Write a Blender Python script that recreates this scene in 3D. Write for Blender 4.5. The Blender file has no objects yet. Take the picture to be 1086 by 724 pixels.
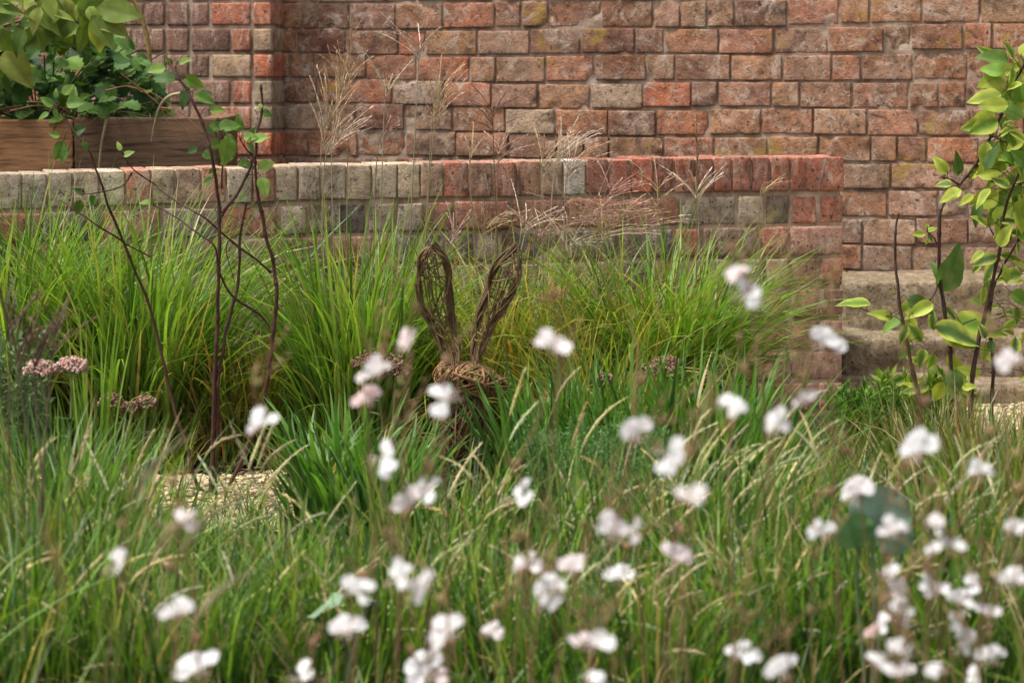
import bpy, math, random
import numpy as np
from mathutils import Vector, Matrix

# ------------------------------------------------------------------ camera, sky, sun, exposure
scn = bpy.context.scene
COL = scn.collection
F = 3928.0                       # focal length in photograph pixels (1086 wide)
CX, CY, HORIZ, CAM_H = 543.0, 362.0, 60.0, 1.0
PITCH = math.atan((CY - HORIZ) / F)
cam_d = bpy.data.cameras.new('camera'); cam = bpy.data.objects.new('camera', cam_d); COL.objects.link(cam)
cam.location = (0, 0, CAM_H); cam.rotation_euler = (math.pi / 2 - PITCH, 0, 0)
cam_d.sensor_width = 36; cam_d.lens = 36 * F / 1086; cam_d.clip_start = 0.1; cam_d.clip_end = 2000
cam_d.dof.use_dof = True; cam_d.dof.focus_distance = 8.9; cam_d.dof.aperture_fstop = 8.6
scn.camera = cam

SUN_EL, SUN_AZ = math.radians(66), math.radians(-108)      # azimuth from +Y (into the picture), negative = left
world = bpy.data.worlds.new('World'); scn.world = world; world.use_nodes = True
nt = world.node_tree; bg = nt.nodes['Background']
sky = nt.nodes.new('ShaderNodeTexSky'); sky.sky_type = 'NISHITA'; sky.sun_disc = False
sky.sun_elevation = SUN_EL; sky.sun_rotation = SUN_AZ
sky.air_density = 1.0; sky.dust_density = 4.0; sky.ozone_density = 0.6
hs = nt.nodes.new('ShaderNodeHueSaturation'); hs.inputs['Saturation'].default_value = .3      # thin bright overcast
nt.links.new(sky.outputs[0], hs.inputs['Color'])
wm = nt.nodes.new('ShaderNodeMix'); wm.data_type = 'RGBA'; wm.blend_type = 'MULTIPLY'; wm.inputs[0].default_value = 1; wm.inputs[7].default_value = (1.0, .96, .88, 1)
nt.links.new(hs.outputs[0], wm.inputs[6]); nt.links.new(wm.outputs[2], bg.inputs[0]); bg.inputs[1].default_value = 0.095
sl = bpy.data.lights.new('sun', 'SUN'); sun = bpy.data.objects.new('sun', sl); COL.objects.link(sun)
sl.energy = 2.0; sl.angle = math.radians(11); sl.color = (1, 0.95, 0.87)
sd = Vector((math.sin(SUN_AZ) * math.cos(SUN_EL), math.cos(SUN_AZ) * math.cos(SUN_EL), math.sin(SUN_EL)))
sun.rotation_euler = sd.to_track_quat('Z', 'Y').to_euler()
scn.view_settings.view_transform = 'Standard'; scn.view_settings.look = 'None'
scn.view_settings.exposure = 1.42; scn.view_settings.gamma = 1
scn.render.engine = 'CYCLES'
scn.cycles.use_denoising = True
scn.cycles.max_bounces = 8; scn.cycles.transmission_bounces = 4; scn.cycles.diffuse_bounces = 4

rng = np.random.default_rng(7)
R = rng.uniform

# ------------------------------------------------------------------ helpers
CP, SP = math.cos(PITCH), math.sin(PITCH)
def at(px, py, d):
    """point at forward distance y = d seen at photograph pixel (px, py)"""
    a, b = (px - CX) / F, (CY - py) / F
    dirv = np.array([a, CP + b * SP, b * CP - SP])
    return np.array([0, 0, CAM_H]) + dirv * (d / dirv[1])
def zat(py, d): return at(CX, py, d)[2]
def xat(px, d): return at(px, CY, d)[0]
def nrm(v):
    v = np.asarray(v, float); return v / (np.linalg.norm(v, axis=-1, keepdims=True) + 1e-12)
_fd = nrm(rng.normal(size=(18, 3)))
_ph = rng.uniform(0, 6.28, 18)
def wob(P, f):
    """cheap smooth noise in -1..1"""
    P = np.atleast_2d(P); s = 0
    for i in range(6):
        s = s + np.sin(P @ _fd[i] * f * (0.7 + .25 * i) + _ph[i] + 1.7 * np.sin(P @ _fd[i + 6] * f * .8 + _ph[i + 6]))
    return s / 3.2

class MB:
    def __init__(s): s.V, s.Q, s.T, s.C, s.n = [], [], [], [], 0
    def add(s, V, Q=None, T=None, C=(1, 1, 1)):
        V = np.asarray(V, float).reshape(-1, 3); s.V.append(V)
        if Q is not None and len(Q): s.Q.append(np.asarray(Q, int).reshape(-1, 4) + s.n)
        if T is not None and len(T): s.T.append(np.asarray(T, int).reshape(-1, 3) + s.n)
        C = np.asarray(C, float)
        s.C.append(np.broadcast_to(C, (len(V), 3)) if C.ndim < 2 else C); s.n += len(V)
    def build(s, name, mat, parent=None, origin=(0, 0, 0), smooth=True):
        me = bpy.data.meshes.new(name)
        V = np.concatenate(s.V) - np.asarray(origin)
        Q = np.concatenate(s.Q) if s.Q else np.zeros((0, 4), int)
        T = np.concatenate(s.T) if s.T else np.zeros((0, 3), int)
        me.vertices.add(len(V)); me.vertices.foreach_set('co', V.astype(np.float32).ravel())
        L = np.concatenate([Q.ravel(), T.ravel()]); me.loops.add(len(L)); me.loops.foreach_set('vertex_index', L.astype(np.int32))
        nq, ntr = len(Q), len(T); me.polygons.add(nq + ntr)
        ls = np.concatenate([np.arange(nq) * 4, nq * 4 + np.arange(ntr) * 3])
        me.polygons.foreach_set('loop_start', ls.astype(np.int32))
        me.polygons.foreach_set('use_smooth', np.full(nq + ntr, smooth, bool))
        at_ = me.color_attributes.new('Col', 'FLOAT_COLOR', 'POINT')
        C = np.concatenate(s.C); at_.data.foreach_set('color', np.c_[C, np.ones(len(C))].astype(np.float32).ravel())
        me.update(calc_edges=True); me.validate()
        me.materials.append(mat)
        o = bpy.data.objects.new(name, me); COL.objects.link(o)
        if parent is not None: o.parent = parent
        else: o.location = origin
        return o

def thing(name, label, cat, loc=(0, 0, 0), group=None):
    o = bpy.data.objects.new(name, None); COL.objects.link(o); o.location = tuple(loc); o.empty_display_size = .05
    o['label'] = label; o['category'] = cat; o['kind'] = 'thing'
    if group: o['group'] = group
    return o
def tag(o, label, cat, group=None):
    o['label'] = label; o['category'] = cat; o['kind'] = 'thing'
    if group: o['group'] = group
    return o

def path(P, n=None):
    """Catmull-Rom resample"""
    P = np.asarray(P, float)
    if len(P) < 3: 
        t = np.linspace(0, 1, n or 6)[:, None]; return P[0] * (1 - t) + P[-1] * t
    n = n or (len(P) - 1) * 4 + 1
    E = np.vstack([2 * P[0] - P[1], P, 2 * P[-1] - P[-2]])
    u = np.linspace(0, len(P) - 1 - 1e-9, n); i = u.astype(int); t = (u - i)[:, None]
    a, b, c, d = E[i], E[i + 1], E[i + 2], E[i + 3]
    return .5 * (2 * b + (c - a) * t + (2 * a - 5 * b + 4 * c - d) * t ** 2 + (3 * b - a - 3 * c + d) * t ** 3)
def tube(mb, P, r, col, n=6):
    P = np.asarray(P, float); m = len(P); r = np.broadcast_to(np.asarray(r, float), (m,))
    T = nrm(np.gradient(P, axis=0)); ref = np.array([.31, .8, .52])
    A = nrm(np.cross(T, ref)); B = np.cross(T, A)
    a = np.linspace(0, 2 * np.pi, n, endpoint=False)
    V = P[:, None] + r[:, None, None] * (np.cos(a)[None, :, None] * A[:, None] + np.sin(a)[None, :, None] * B[:, None])
    i = np.arange(m - 1)[:, None] * n; j = np.arange(n)[None]; k = (j + 1) % n
    Q = np.stack([i + j, i + k, i + n + k, i + n + j], -1).reshape(-1, 4)
    col = np.asarray(col, float)
    C = col if col.ndim == 1 else np.repeat(col, n, 0)
    mb.add(V, Q, None, C)

def blades(mb, n, cx, cy, rad, z0, L, W, lean, droop, pal, segs=7, azb=None, tipbrown=.25, twist=.5, power=1.5, out=.75):
    """n grass blades growing out of a tuft; pal = list of (weight, base colour, mid colour, tip colour)"""
    rr = rad * np.sqrt(R(0, 1, n)); aa = R(0, 6.283, n)
    bx, by = cx + rr * np.cos(aa), cy + rr * np.sin(aa)
    az = np.where(R(0, 1, n) < out, aa + rng.normal(0, .6, n), R(0, 6.283, n))
    if azb is not None:
        k = R(0, 1, n) < azb[1]; az = np.where(k, azb[0] + rng.normal(0, .5, n), az)
    Ln, Wd = R(L[0], L[1], n), R(W[0], W[1], n) * 1.35
    th0 = np.abs(rng.normal(lean[0], lean[1], n)); dr = R(droop[0], droop[1], n)
    s = np.linspace(0, 1, segs + 1)
    th = np.minimum(th0[:, None] + dr[:, None] * s[None] ** power, 2.7)
    az2 = az[:, None] + rng.normal(0, .25, n)[:, None] * s[None]
    step = (Ln / segs)[:, None]
    D = np.stack([np.sin(th) * np.cos(az2), np.sin(th) * np.sin(az2), np.cos(th)], -1)
    P = np.zeros((n, segs + 1, 3)); P[:, 0] = np.c_[bx, by, np.full(n, z0)]
    P[:, 1:] = P[:, :1] + np.cumsum((D[:, :-1] + D[:, 1:]) * .5 * step[..., None], 1)
    P[..., 2] = np.maximum(P[..., 2], z0 + .004)
    side = np.stack([-np.sin(az2), np.cos(az2), np.zeros_like(az2)], -1)
    tw = (R(-1, 1, n) * twist)[:, None] + (R(-1, 1, n) * twist)[:, None] * s[None]
    nn = np.cross(D, side)
    side = side * np.cos(tw)[..., None] + nn * np.sin(tw)[..., None]
    prof = (.55 + .45 * np.minimum(s * 4, 1)) * (1 - s ** 2.6) + .02
    h = (Wd[:, None] * prof[None] * .5)[..., None]
    V = np.stack([P - side * h, P + side * h], 2)          # n, segs+1, 2, 3
    base = np.arange(n)[:, None] * (segs + 1) * 2; i = np.arange(segs)[None] * 2
    q = base + i; Q = np.stack([q, q + 1, q + 3, q + 2], -1).reshape(-1, 4)
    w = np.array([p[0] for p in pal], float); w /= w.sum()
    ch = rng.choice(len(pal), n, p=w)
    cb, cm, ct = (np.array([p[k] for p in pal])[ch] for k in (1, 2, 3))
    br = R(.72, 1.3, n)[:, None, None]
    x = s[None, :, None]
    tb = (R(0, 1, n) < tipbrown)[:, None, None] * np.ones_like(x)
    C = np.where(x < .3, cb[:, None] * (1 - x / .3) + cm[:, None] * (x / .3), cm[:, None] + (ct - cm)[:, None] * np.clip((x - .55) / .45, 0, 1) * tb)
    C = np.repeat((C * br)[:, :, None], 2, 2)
    mb.add(V.reshape(-1, 3), Q, None, C.reshape(-1, 3))

def leaf(mb, base, d, up, L, W, col, edge=None, curl=.3, fold=.25, shape='ovate', nl=9, wavy=.0, petiole=0.0):
    d = nrm(d); up = np.asarray(up, float); up = nrm(up - d * (up @ d)); sd_ = np.cross(d, up)
    base = np.asarray(base, float)
    s = np.linspace(0, 1, nl); t = np.array([-1, -.72, -.3, 0, .3, .72, 1])
    if shape == 'ovate': w = np.sin(np.pi * s ** .72) ** .85 * (1 - .25 * s)
    elif shape == 'lance': w = np.sin(np.pi * s ** .85)
    elif shape == 'petal': w = np.sin(np.pi * np.clip(s, 0, 1) ** 1.9 * .93) ** .8 * .9 + .1 * (1 - s)
    elif shape == 'round': w = np.sqrt(np.clip(1 - (2 * s - 1) ** 2, 0, 1))
    elif shape == 'lobed': w = np.sqrt(np.clip(1 - (2 * s - 1) ** 2, 0, 1)) * (.86 + .16 * np.cos(s * 22))
    w = np.maximum(w, .015)
    a = curl * s; xx = np.cumsum(np.cos(a)) / nl; zz = -np.cumsum(np.sin(a)) / nl
    xx -= xx[0]; zz -= zz[0]
    ph = R(0, 6.28)
    off = (np.abs(t)[None] * fold * w[:, None] * W * .5) + wavy * W * np.sin(s * 13 + ph)[:, None] * (t ** 2)[None] * .3
    V = base + L * xx[:, None, None] * d + (w[:, None] * t[None] * W * .5)[..., None] * sd_ + (L * zz[:, None] + off)[..., None] * up
    n = len(t); i = np.arange(nl - 1)[:, None] * n; j = np.arange(n - 1)[None]
    Q = np.stack([i + j, i + j + 1, i + n + j + 1, i + n + j], -1).reshape(-1, 4)
    col = np.asarray(col, float)
    C = np.repeat(np.repeat(col[None, None], nl, 0), n, 1)
    if edge is not None:
        m = np.clip((np.abs(t)[None] - .5 + R(-.12, .12, (nl, n))) * 3, 0, 1)[..., None]
        C = C * (1 - m) + np.asarray(edge) * m
    C = C * (1 - .18 * (np.abs(t) < .05))[None, :, None]
    mb.add(V.reshape(-1, 3), Q, None, C.reshape(-1, 3))

def rock(mb, c, size, col, rough=.12, ax=None):
    """low round stone / bead: 8x5 sphere"""
    a = np.linspace(0, 2 * np.pi, 7, endpoint=False); b = np.linspace(0, np.pi, 5)
    V = np.stack([np.sin(b)[:, None] * np.cos(a), np.sin(b)[:, None] * np.sin(a), np.cos(b)[:, None] * np.ones_like(a)], -1)
    V = V * (1 + R(-rough, rough, V.shape[:2]))[..., None]
    V = V * np.asarray(size) * .5
    if ax is not None:
        ca, sa = math.cos(ax), math.sin(ax); V = V @ np.array([[ca, sa, 0], [-sa, ca, 0], [0, 0, 1]])
    i = np.arange(4)[:, None] * 7; j = np.arange(7)[None]; k = (j + 1) % 7
    mb.add((V + np.asarray(c)).reshape(-1, 3), np.stack([i + j, i + 7 + j, i + 7 + k, i + k], -1).reshape(-1, 4), None, col)

def block(mb, O, U, N, u, w, d, col, rough=.004, rnd=.006, res=.03, freq=24, colvar=.12, W=None, chips=0):
    """rounded, worn block; u,w,d = ranges along wall (U), up (W) and outward (N) from origin O"""
    Wv = np.array([0, 0, 1.]) if W is None else np.asarray(W)
    size = np.array([u[1] - u[0], w[1] - w[0], d[1] - d[0]])
    n = np.maximum(2, np.minimum(22, np.ceil(size / res).astype(int)))
    def lin(k, L):                       # denser near edges so that the rounding is crisp
        e = min(rnd / L * 1.6, .3); return np.concatenate([[0, e], np.linspace(e, 1 - e, k + 1)[1:-1], [1 - e, 1]])
    G = [lin(n[i], size[i]) for i in range(3)]
    Vs, Qs, off = [], [], 0
    for ax in range(3):
        b, c = [(1, 2), (2, 0), (0, 1)][ax]
        for sgn in (0, 1):
            B, C = np.meshgrid(G[b], G[c], indexing='ij')
            P = np.zeros(B.shape + (3,)); P[..., ax] = sgn; P[..., b] = B; P[..., c] = C
            nb, nc = B.shape; i = np.arange(nb - 1)[:, None] * nc; j = np.arange(nc - 1)[None]
            q = np.stack([i + j, i + nc + j, i + nc + j + 1, i + j + 1], -1).reshape(-1, 4)
            if sgn == 0: q = q[:, ::-1]
            Vs.append(P.reshape(-1, 3)); Qs.append(q + off); off += nb * nc
    P = np.concatenate(Vs); Q = np.concatenate(Qs)
    key = np.round(P * 1e5).astype(np.int64); key = key[:, 0] * 10 ** 12 + key[:, 1] * 10 ** 6 + key[:, 2]
    _, first, inv = np.unique(key, return_index=True, return_inverse=True)
    P = P[first]; Q = inv[Q]
    X = P * size
    inner = np.clip(X, rnd, size - rnd); dl = X - inner; ln = np.linalg.norm(dl, axis=1, keepdims=True)
    nv = np.where(ln > 1e-9, dl / (ln + 1e-12), 0); X = inner + nv * rnd
    S = X + np.array([u[0], w[0], d[0]])
    seed = S + np.array([O[0] * 3 + 7 * u[0], 3 * w[0], 0])
    k = wob(seed, freq) * .6 + wob(seed * 1.3 + 5, freq * 2.7) * .4
    S = S + nv * (k * rough)[:, None]
    for _ in range(chips):                 # knocked-off corners and arrises of the front face
        q = np.array([R(u[0], u[1]), rng.choice(w), d[1]]) if R(0, 1) < .6 else np.array([rng.choice(u), R(w[0], w[1]), d[1]])
        rr_ = R(.012, .03); g = np.clip(1 - np.linalg.norm(S - q, axis=1) / rr_, 0, 1)
        S[:, 2] -= g * rr_ * .4; S[:, 1] += np.sign((w[0] + w[1]) / 2 - q[1]) * g * rr_ * .2
    Cc = np.asarray(col) * (1 + colvar * wob(seed + 9, 17))[:, None]
    Wd = np.asarray(O) + S[:, :1] * U + S[:, 1:2] * Wv + S[:, 2:] * N
    mb.add(Wd, Q, None, np.clip(Cc, .01, 1))

# ------------------------------------------------------------------ materials
def newmat(name):
    m = bpy.data.materials.new(name); m.use_nodes = True; n = m.node_tree.nodes; l = m.node_tree.links
    b = n['Principled BSDF']; return m, n, l, b
def attr(n):
    a = n.new('ShaderNodeAttribute'); a.attribute_name = 'Col'; return a.outputs['Color']
def objco(n): return n.new('ShaderNodeTexCoord').outputs['Object']
def noise(n, l, co, sc, det=4, rough=.55, dist=0):
    t = n.new('ShaderNodeTexNoise'); t.inputs['Scale'].default_value = sc; t.inputs['Detail'].default_value = det
    t.inputs['Roughness'].default_value = rough; t.inputs['Distortion'].default_value = dist; l.new(co, t.inputs['Vector']); return t.outputs[0]
def ramp(n, l, f, stops):
    r = n.new('ShaderNodeValToRGB'); e = r.color_ramp.elements
    while len(e) < len(stops): e.new(.5)
    for k, (p, c) in enumerate(stops): e[k].position = p; e[k].color = (*c, 1) if len(c) == 3 else c
    l.new(f, r.inputs[0]); return r.outputs[0]
def mix(n, l, f, a, b, mode='MIX'):
    m = n.new('ShaderNodeMix'); m.data_type = 'RGBA'; m.blend_type = mode
    for v, i in ((f, 0), (a, 6), (b, 7)):
        if isinstance(v, (int, float)): m.inputs[i].default_value = v
        elif isinstance(v, tuple): m.inputs[i].default_value = (*v, 1)
        else: l.new(v, m.inputs[i])
    return m.outputs[2]
def bump(n, l, b, h, st, dist=.01):
    u = n.new('ShaderNodeBump'); u.inputs['Strength'].default_value = st; u.inputs['Distance'].default_value = dist
    l.new(h, u.inputs['Height']); l.new(u.outputs[0], b.inputs['Normal'])

def foliage(name, trans=.35, rough=.45, spec=.35, tint=(1.25, 1.3, .55), mottle=35):
    m, n, l, b = newmat(name); co = objco(n); c = attr(n)
    v = ramp(n, l, noise(n, l, co, mottle, 3), [(.3, (.78, .78, .78)), (.7, (1.15, 1.15, 1.15))])
    c = mix(n, l, 1.0, c, v, 'MULTIPLY')
    l.new(c, b.inputs['Base Color']); b.inputs['Roughness'].default_value = rough; b.inputs['Specular IOR Level'].default_value = spec
    if trans:
        t = n.new('ShaderNodeBsdfTranslucent'); l.new(mix(n, l, 1.0, c, tint, 'MULTIPLY'), t.inputs[0])
        s = n.new('ShaderNodeMixShader'); s.inputs[0].default_value = trans
        l.new(b.outputs[0], s.inputs[1]); l.new(t.outputs[0], s.inputs[2]); l.new(s.outputs[0], n['Material Output'].inputs[0])
    return m
M_BLADE = foliage('grass_blade', .38)
M_LEAF = foliage('leaf', .35, .58, .22)
M_GREY = foliage('glaucous_leaf', .15, .6, .2, (1, 1.1, .8))
M_PETAL = foliage('petal', .5, .6, .15, (1.05, 1, 1), 60)
M_SEED = foliage('seed_head', .3, .7, .15, (1.1, 1, .8), 200)
M_PLUME = foliage('plume', .3, .45, .4, (1.1, 1, .85), 100)

def twigmat(name, sc=120):
    m, n, l, b = newmat(name); co = objco(n)
    v = ramp(n, l, noise(n, l, co, sc, 4), [(.3, (.6, .6, .6)), (.7, (1.35, 1.3, 1.25))])
    l.new(mix(n, l, 1.0, attr(n), v, 'MULTIPLY'), b.inputs['Base Color']); b.inputs['Roughness'].default_value = .6
    b.inputs['Specular IOR Level'].default_value = .3
    bump(n, l, b, noise(n, l, co, sc * 2, 3), .4, .002); return m
M_TWIG = twigmat('twig_bark'); M_WICKER = twigmat('wicker_rod', 160)

def brickmat(name, lime=.6, lichen=True, streak=False, dust=.4):
    m, n, l, b = newmat(name); co = objco(n); c = attr(n); cs = co
    if streak:
        mp = n.new('ShaderNodeMapping'); mp.inputs['Scale'].default_value = (1.6, 1.6, .45); l.new(co, mp.inputs[0]); cs = mp.outputs[0]
    v = ramp(n, l, noise(n, l, co, 34, 9, .75), [(.36, (.5, .46, .45)), (.5, (1, 1, 1)), (.64, (1.45, 1.42, 1.38))])
    c = mix(n, l, 1.0, c, v, 'MULTIPLY')
    v = ramp(n, l, noise(n, l, co, 4, 4, .65), [(.38, (.70, .68, .70)), (.62, (1.25, 1.25, 1.22))])
    c = mix(n, l, 1.0, c, v, 'MULTIPLY')
    f = ramp(n, l, noise(n, l, co, 7, 5, .7, .4), [(.40, (0, 0, 0)), (.62, (dust,) * 3)])
    c = mix(n, l, f, c, (.44, .29, .21))
    f = ramp(n, l, noise(n, l, cs, 19, 10, .82, .8), [(.515, (0, 0, 0)), (.60, (lime,) * 3)])
    c = mix(n, l, f, c, (.56, .47, .40))
    f = ramp(n, l, noise(n, l, cs, 10, 9, .8, 1.2), [(.54, (0, 0, 0)), (.64, (.8,) * 3)])
    c = mix(n, l, f, c, (.07, .048, .04))
    f = ramp(n, l, noise(n, l, co, 80, 4, .65), [(.33, (.9,) * 3), (.42, (0, 0, 0))])
    c = mix(n, l, f, c, (.05, .033, .027))
    if lichen:
        f = ramp(n, l, noise(n, l, co, 6.3, 4, .6, .2), [(.625, (0, 0, 0)), (.68, (.65,) * 3)])
        c = mix(n, l, f, c, (.34, .22, .045))
    l.new(c, b.inputs['Base Color']); b.inputs['Roughness'].default_value = .9; b.inputs['Specular IOR Level'].default_value = .2
    h = mix(n, l, .5, noise(n, l, co, 50, 8, .75), noise(n, l, co, 170, 4, .7)); bump(n, l, b, h, 1.0, .010); return m
M_BRICK = brickmat('old_brick'); M_REDBRICK = brickmat('red_brick', .55, False, True, .3)
def plain(name, stops, sc=20, rough=.9, bsc=90, bst=.6, bd=.005, stretch=None):
    m, n, l, b = newmat(name); co = objco(n)
    if stretch:
        mp = n.new('ShaderNodeMapping'); mp.inputs['Scale'].default_value = stretch; l.new(co, mp.inputs[0]); co = mp.outputs[0]
    c = mix(n, l, 1.0, ramp(n, l, noise(n, l, co, sc, 7, .65, .4), stops), attr(n), 'MULTIPLY')
    l.new(c, b.inputs['Base Color']); b.inputs['Roughness'].default_value = rough; b.inputs['Specular IOR Level'].default_value = .2
    bump(n, l, b, noise(n, l, co, bsc, 7, .7), bst, bd); return m
M_MORTAR = plain('lime_mortar', [(.36, (.15, .098, .072)), (.5, (.29, .205, .155)), (.62, (.43, .34, .275))], 12)
def stonemat():
    m, n, l, b = newmat('worn_stone'); co = objco(n)
    c = ramp(n, l, noise(n, l, co, 42, 9, .78), [(.36, (.21, .145, .085)), (.46, (.40, .30, .20)), (.56, (.54, .43, .31)), (.64, (.66, .56, .44))])
    f = ramp(n, l, noise(n, l, co, 9, 8, .75, .8), [(.46, (0, 0, 0)), (.58, (.42,) * 3)]); c = mix(n, l, f, c, (.16, .11, .06))
    f = ramp(n, l, noise(n, l, co, 13, 8, .75, .5), [(.55, (0, 0, 0)), (.66, (.5,) * 3)]); c = mix(n, l, f, c, (.11, .11, .045))
    f = ramp(n, l, noise(n, l, co, 120, 3, .6), [(.32, (.9,) * 3), (.42, (0, 0, 0))]); c = mix(n, l, f, c, (.06, .045, .03))
    l.new(c, b.inputs['Base Color']); b.inputs['Roughness'].default_value = .95; b.inputs['Specular IOR Level'].default_value = .15
    bump(n, l, b, noise(n, l, co, 45, 9, .78), 1, .03); return m
M_STONE = stonemat()
M_SOIL = plain('dark_soil', [(.3, (.02, .014, .01)), (.6, (.045, .032, .022)), (.8, (.08, .058, .04))], 25, .95, 60, 1, .02)
M_MULCH = plain('bark_chip', [(.3, (.6, .6, .6)), (.7, (1.3, 1.3, 1.3))], 40)
M_GRAVEL = plain('pale_gravel', [(.3, (.30, .23, .135)), (.5, (.52, .42, .27)), (.7, (.70, .60, .42))], 55, .9, 110, 1, .01)
M_PEBBLE = plain('pebble', [(.3, (.8, .8, .8)), (.7, (1.2, 1.2, 1.2))], 40)
M_WOOD = plain('timber_board', [(.36, (.4, .38, .36)), (.5, (1, 1, 1)), (.66, (1.4, 1.32, 1.25))], 6, .8, 20, .4, .004, (1.2, 8, 14))

# ------------------------------------------------------------------ ground
def sheet(name, xs, ys, zf, mat, col=(1, 1, 1)):
    X, Y = np.meshgrid(xs, ys, indexing='ij'); Z = zf(X, Y); n = len(ys)
    i = np.arange(len(xs) - 1)[:, None] * n; j = np.arange(n - 1)[None]
    mb = MB(); mb.add(np.stack([X, Y, Z], -1), np.stack([i + j, i + n + j, i + n + j + 1, i + j + 1], -1).reshape(-1, 4), None, col)
    o = mb.build(name, mat); o['kind'] = 'structure'; return o
def ground_z(X, Y):
    P = np.stack([X, Y, 0 * X], -1).reshape(-1, 3)
    far = (np.abs(X) < 6) & (Y > -2) & (Y < 14)
    return np.clip((Y - 8.72) / .3, 0, 1) * .06 + .012 * wob(P, 2.3).reshape(X.shape) * far - .012
gx = np.concatenate([[-400, -60, -12], np.linspace(-4, 4, 60), [12, 60, 400]])
gy = np.concatenate([[-400, -60, -8], np.linspace(0, 12, 90), [16, 60, 400]])
sheet('ground', gx, gy, ground_z, M_SOIL)
# pale gravel path running across behind the front planting and up to the steps
def gpath_z(X, Y): return .030 + .006 * wob(np.stack([X, Y, 0 * X], -1).reshape(-1, 3), 5).reshape(X.shape) + np.clip((X - .55) / .6, 0, 1) * np.clip((Y - 8.6) / .8, 0, 1) * .08
def edge_lo(x): return 7.92 + .05 * np.sin(3 * x) + .03 * np.sin(11 * x + 1) + .03 * np.sin(31 * x) + .02 * np.sin(57 * x + 2)
def edge_hi(x): return 8.72 + .05 * np.sin(4 * x + 2) + .035 * np.sin(19 * x) + .025 * np.sin(43 * x + 1) + np.clip((x - .72) / .12, 0, 1) * 1.0
xs = np.linspace(-4, 3.2, 150); t = np.linspace(0, 1, 24)
X = np.repeat(xs[:, None], 24, 1); Y = edge_lo(xs)[:, None] * (1 - t) + edge_hi(xs)[:, None] * t
mb = MB(); i = np.arange(149)[:, None] * 24; j = np.arange(23)[None]
Zg_ = gpath_z(X, Y) - .05 * np.clip(1 - t / .22, 0, 1) ** 1.5 - .05 * np.clip(1 - (1 - t) / .18, 0, 1) ** 1.5 + .006 * wob(np.stack([X, Y, 0 * X], -1).reshape(-1, 3), 14).reshape(X.shape)
mb.add(np.stack([X, Y, Zg_], -1), np.stack([i + j, i + 24 + j, i + 25 + j, i + j + 1], -1).reshape(-1, 4))
o = mb.build('gravel_path', M_GRAVEL); o['kind'] = 'structure'
mb = MB()
for _ in range(7000):
    x = R(-1.1, 1.35); lo, hi = edge_lo(x), edge_hi(x); y = R(lo - .04, hi + .03)
    k = R(.005, .013); c = np.array([.62, .51, .34]) * R(.45, 1.25) * np.array([1, R(.93, 1.03), R(.85, 1.1)])
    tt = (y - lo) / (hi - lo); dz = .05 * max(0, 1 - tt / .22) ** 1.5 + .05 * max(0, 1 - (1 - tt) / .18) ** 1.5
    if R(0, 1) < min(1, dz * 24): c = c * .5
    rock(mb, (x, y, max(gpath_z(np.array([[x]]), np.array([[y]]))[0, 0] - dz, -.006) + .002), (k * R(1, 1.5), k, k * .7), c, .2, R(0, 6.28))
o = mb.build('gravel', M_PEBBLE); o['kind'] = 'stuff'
mb = MB()
for _ in range(3000):
    x, y = R(-1.5, .85), R(8.66, 9.35); z = ground_z(np.array([[x]]), np.array([[y]]))[0, 0] + .006
    k = R(.012, .04); c = np.array([.05, .034, .024]) * R(.5, 1.9)
    rock(mb, (x, y, z), (k, k * R(.25, .5), k * .22), c, .3, R(0, 6.28))
for _ in range(1500):                                        # scraps of bark and dead leaf on the gravel
    x, y = R(-1.2, .6), R(7.9, 8.8); k = R(.008, .028); c = np.array([.12, .075, .045]) * R(.4, 2.2)
    rock(mb, (x, y, .036), (k, k * R(.25, .6), k * .15), c, .3, R(0, 6.28))
o = mb.build('bark_mulch', M_MULCH); o['kind'] = 'stuff'

# ------------------------------------------------------------------ back brick wall
def lerp(a, b, t): return np.asarray(a) * (1 - t) + np.asarray(b) * t
A = at(290, 100, 11.45); B = at(1000, 100, 10.85)
WU = nrm([B[0] - A[0], B[1] - A[1], 0]); WN = np.array([WU[1], -WU[0], 0.])      # out of the wall, towards the camera
WO = np.array([A[0], A[1], 0.])
def wall_u(px, d): p = at(px, 100, d); return (p - WO) @ WU
def back_col(u, z):
    r = R(0, 1)
    if z < .66:                                     # greyer, weathered lower courses
        base = [(.23, .13, .095), (.25, .15, .115), (.19, .125, .105), (.28, .13, .085), (.27, .18, .135)]
    else:
        base = [(.27, .125, .08), (.29, .135, .085), (.25, .125, .085), (.22, .115, .085), (.30, .16, .10), (.31, .115, .07), (.28, .165, .12)]
    c = np.array(base[rng.integers(len(base))]) * R(.8, 1.17) * np.array([1.06, R(.95, 1.07), R(.8, .98)])
    if R(0, 1) < .035: c = np.array([.36, .26, .18]) * R(.8, 1.1)
    return c
wall = thing('brick_wall', 'tall old brick wall of weathered red and brown bricks behind the garden', 'wall', WO)
mb = MB(); ch = .0795; j = .0068; k = 0; z = .30; row = 0
U0, U1 = -1.9, 3.4
while z < 2.1:
    h = ch + R(-.003, .003)
    u = U0 - R(0, .22)
    while u < U1:
        Lb = rng.choice([.150, .076], p=[.72, .28]) * R(.93, 1.09)
        if u + Lb > U0:
            zz = z + .006 * math.sin(u * 2.1 + row * .35) + .004 * math.sin(u * 5.3 + row)
            sink = 0
            o_ = R(-.003, .003) - sink; wj = R(-.002, .002)
            block(mb, WO, WU, WN, (max(u, U0), u + Lb), (zz + R(0, .0015), zz + h - j + R(-.0015, .0015)), (-.05, .0 + o_), back_col(u, z),
                  rough=.0017, rnd=R(.0014, .0024), res=.0135, freq=44, chips=int(R(0, 3.4)))
        u += Lb + j * R(.8, 1.3)
    z += h; row += 1
mb.build('brickwork', M_BRICK, wall, WO)
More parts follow.
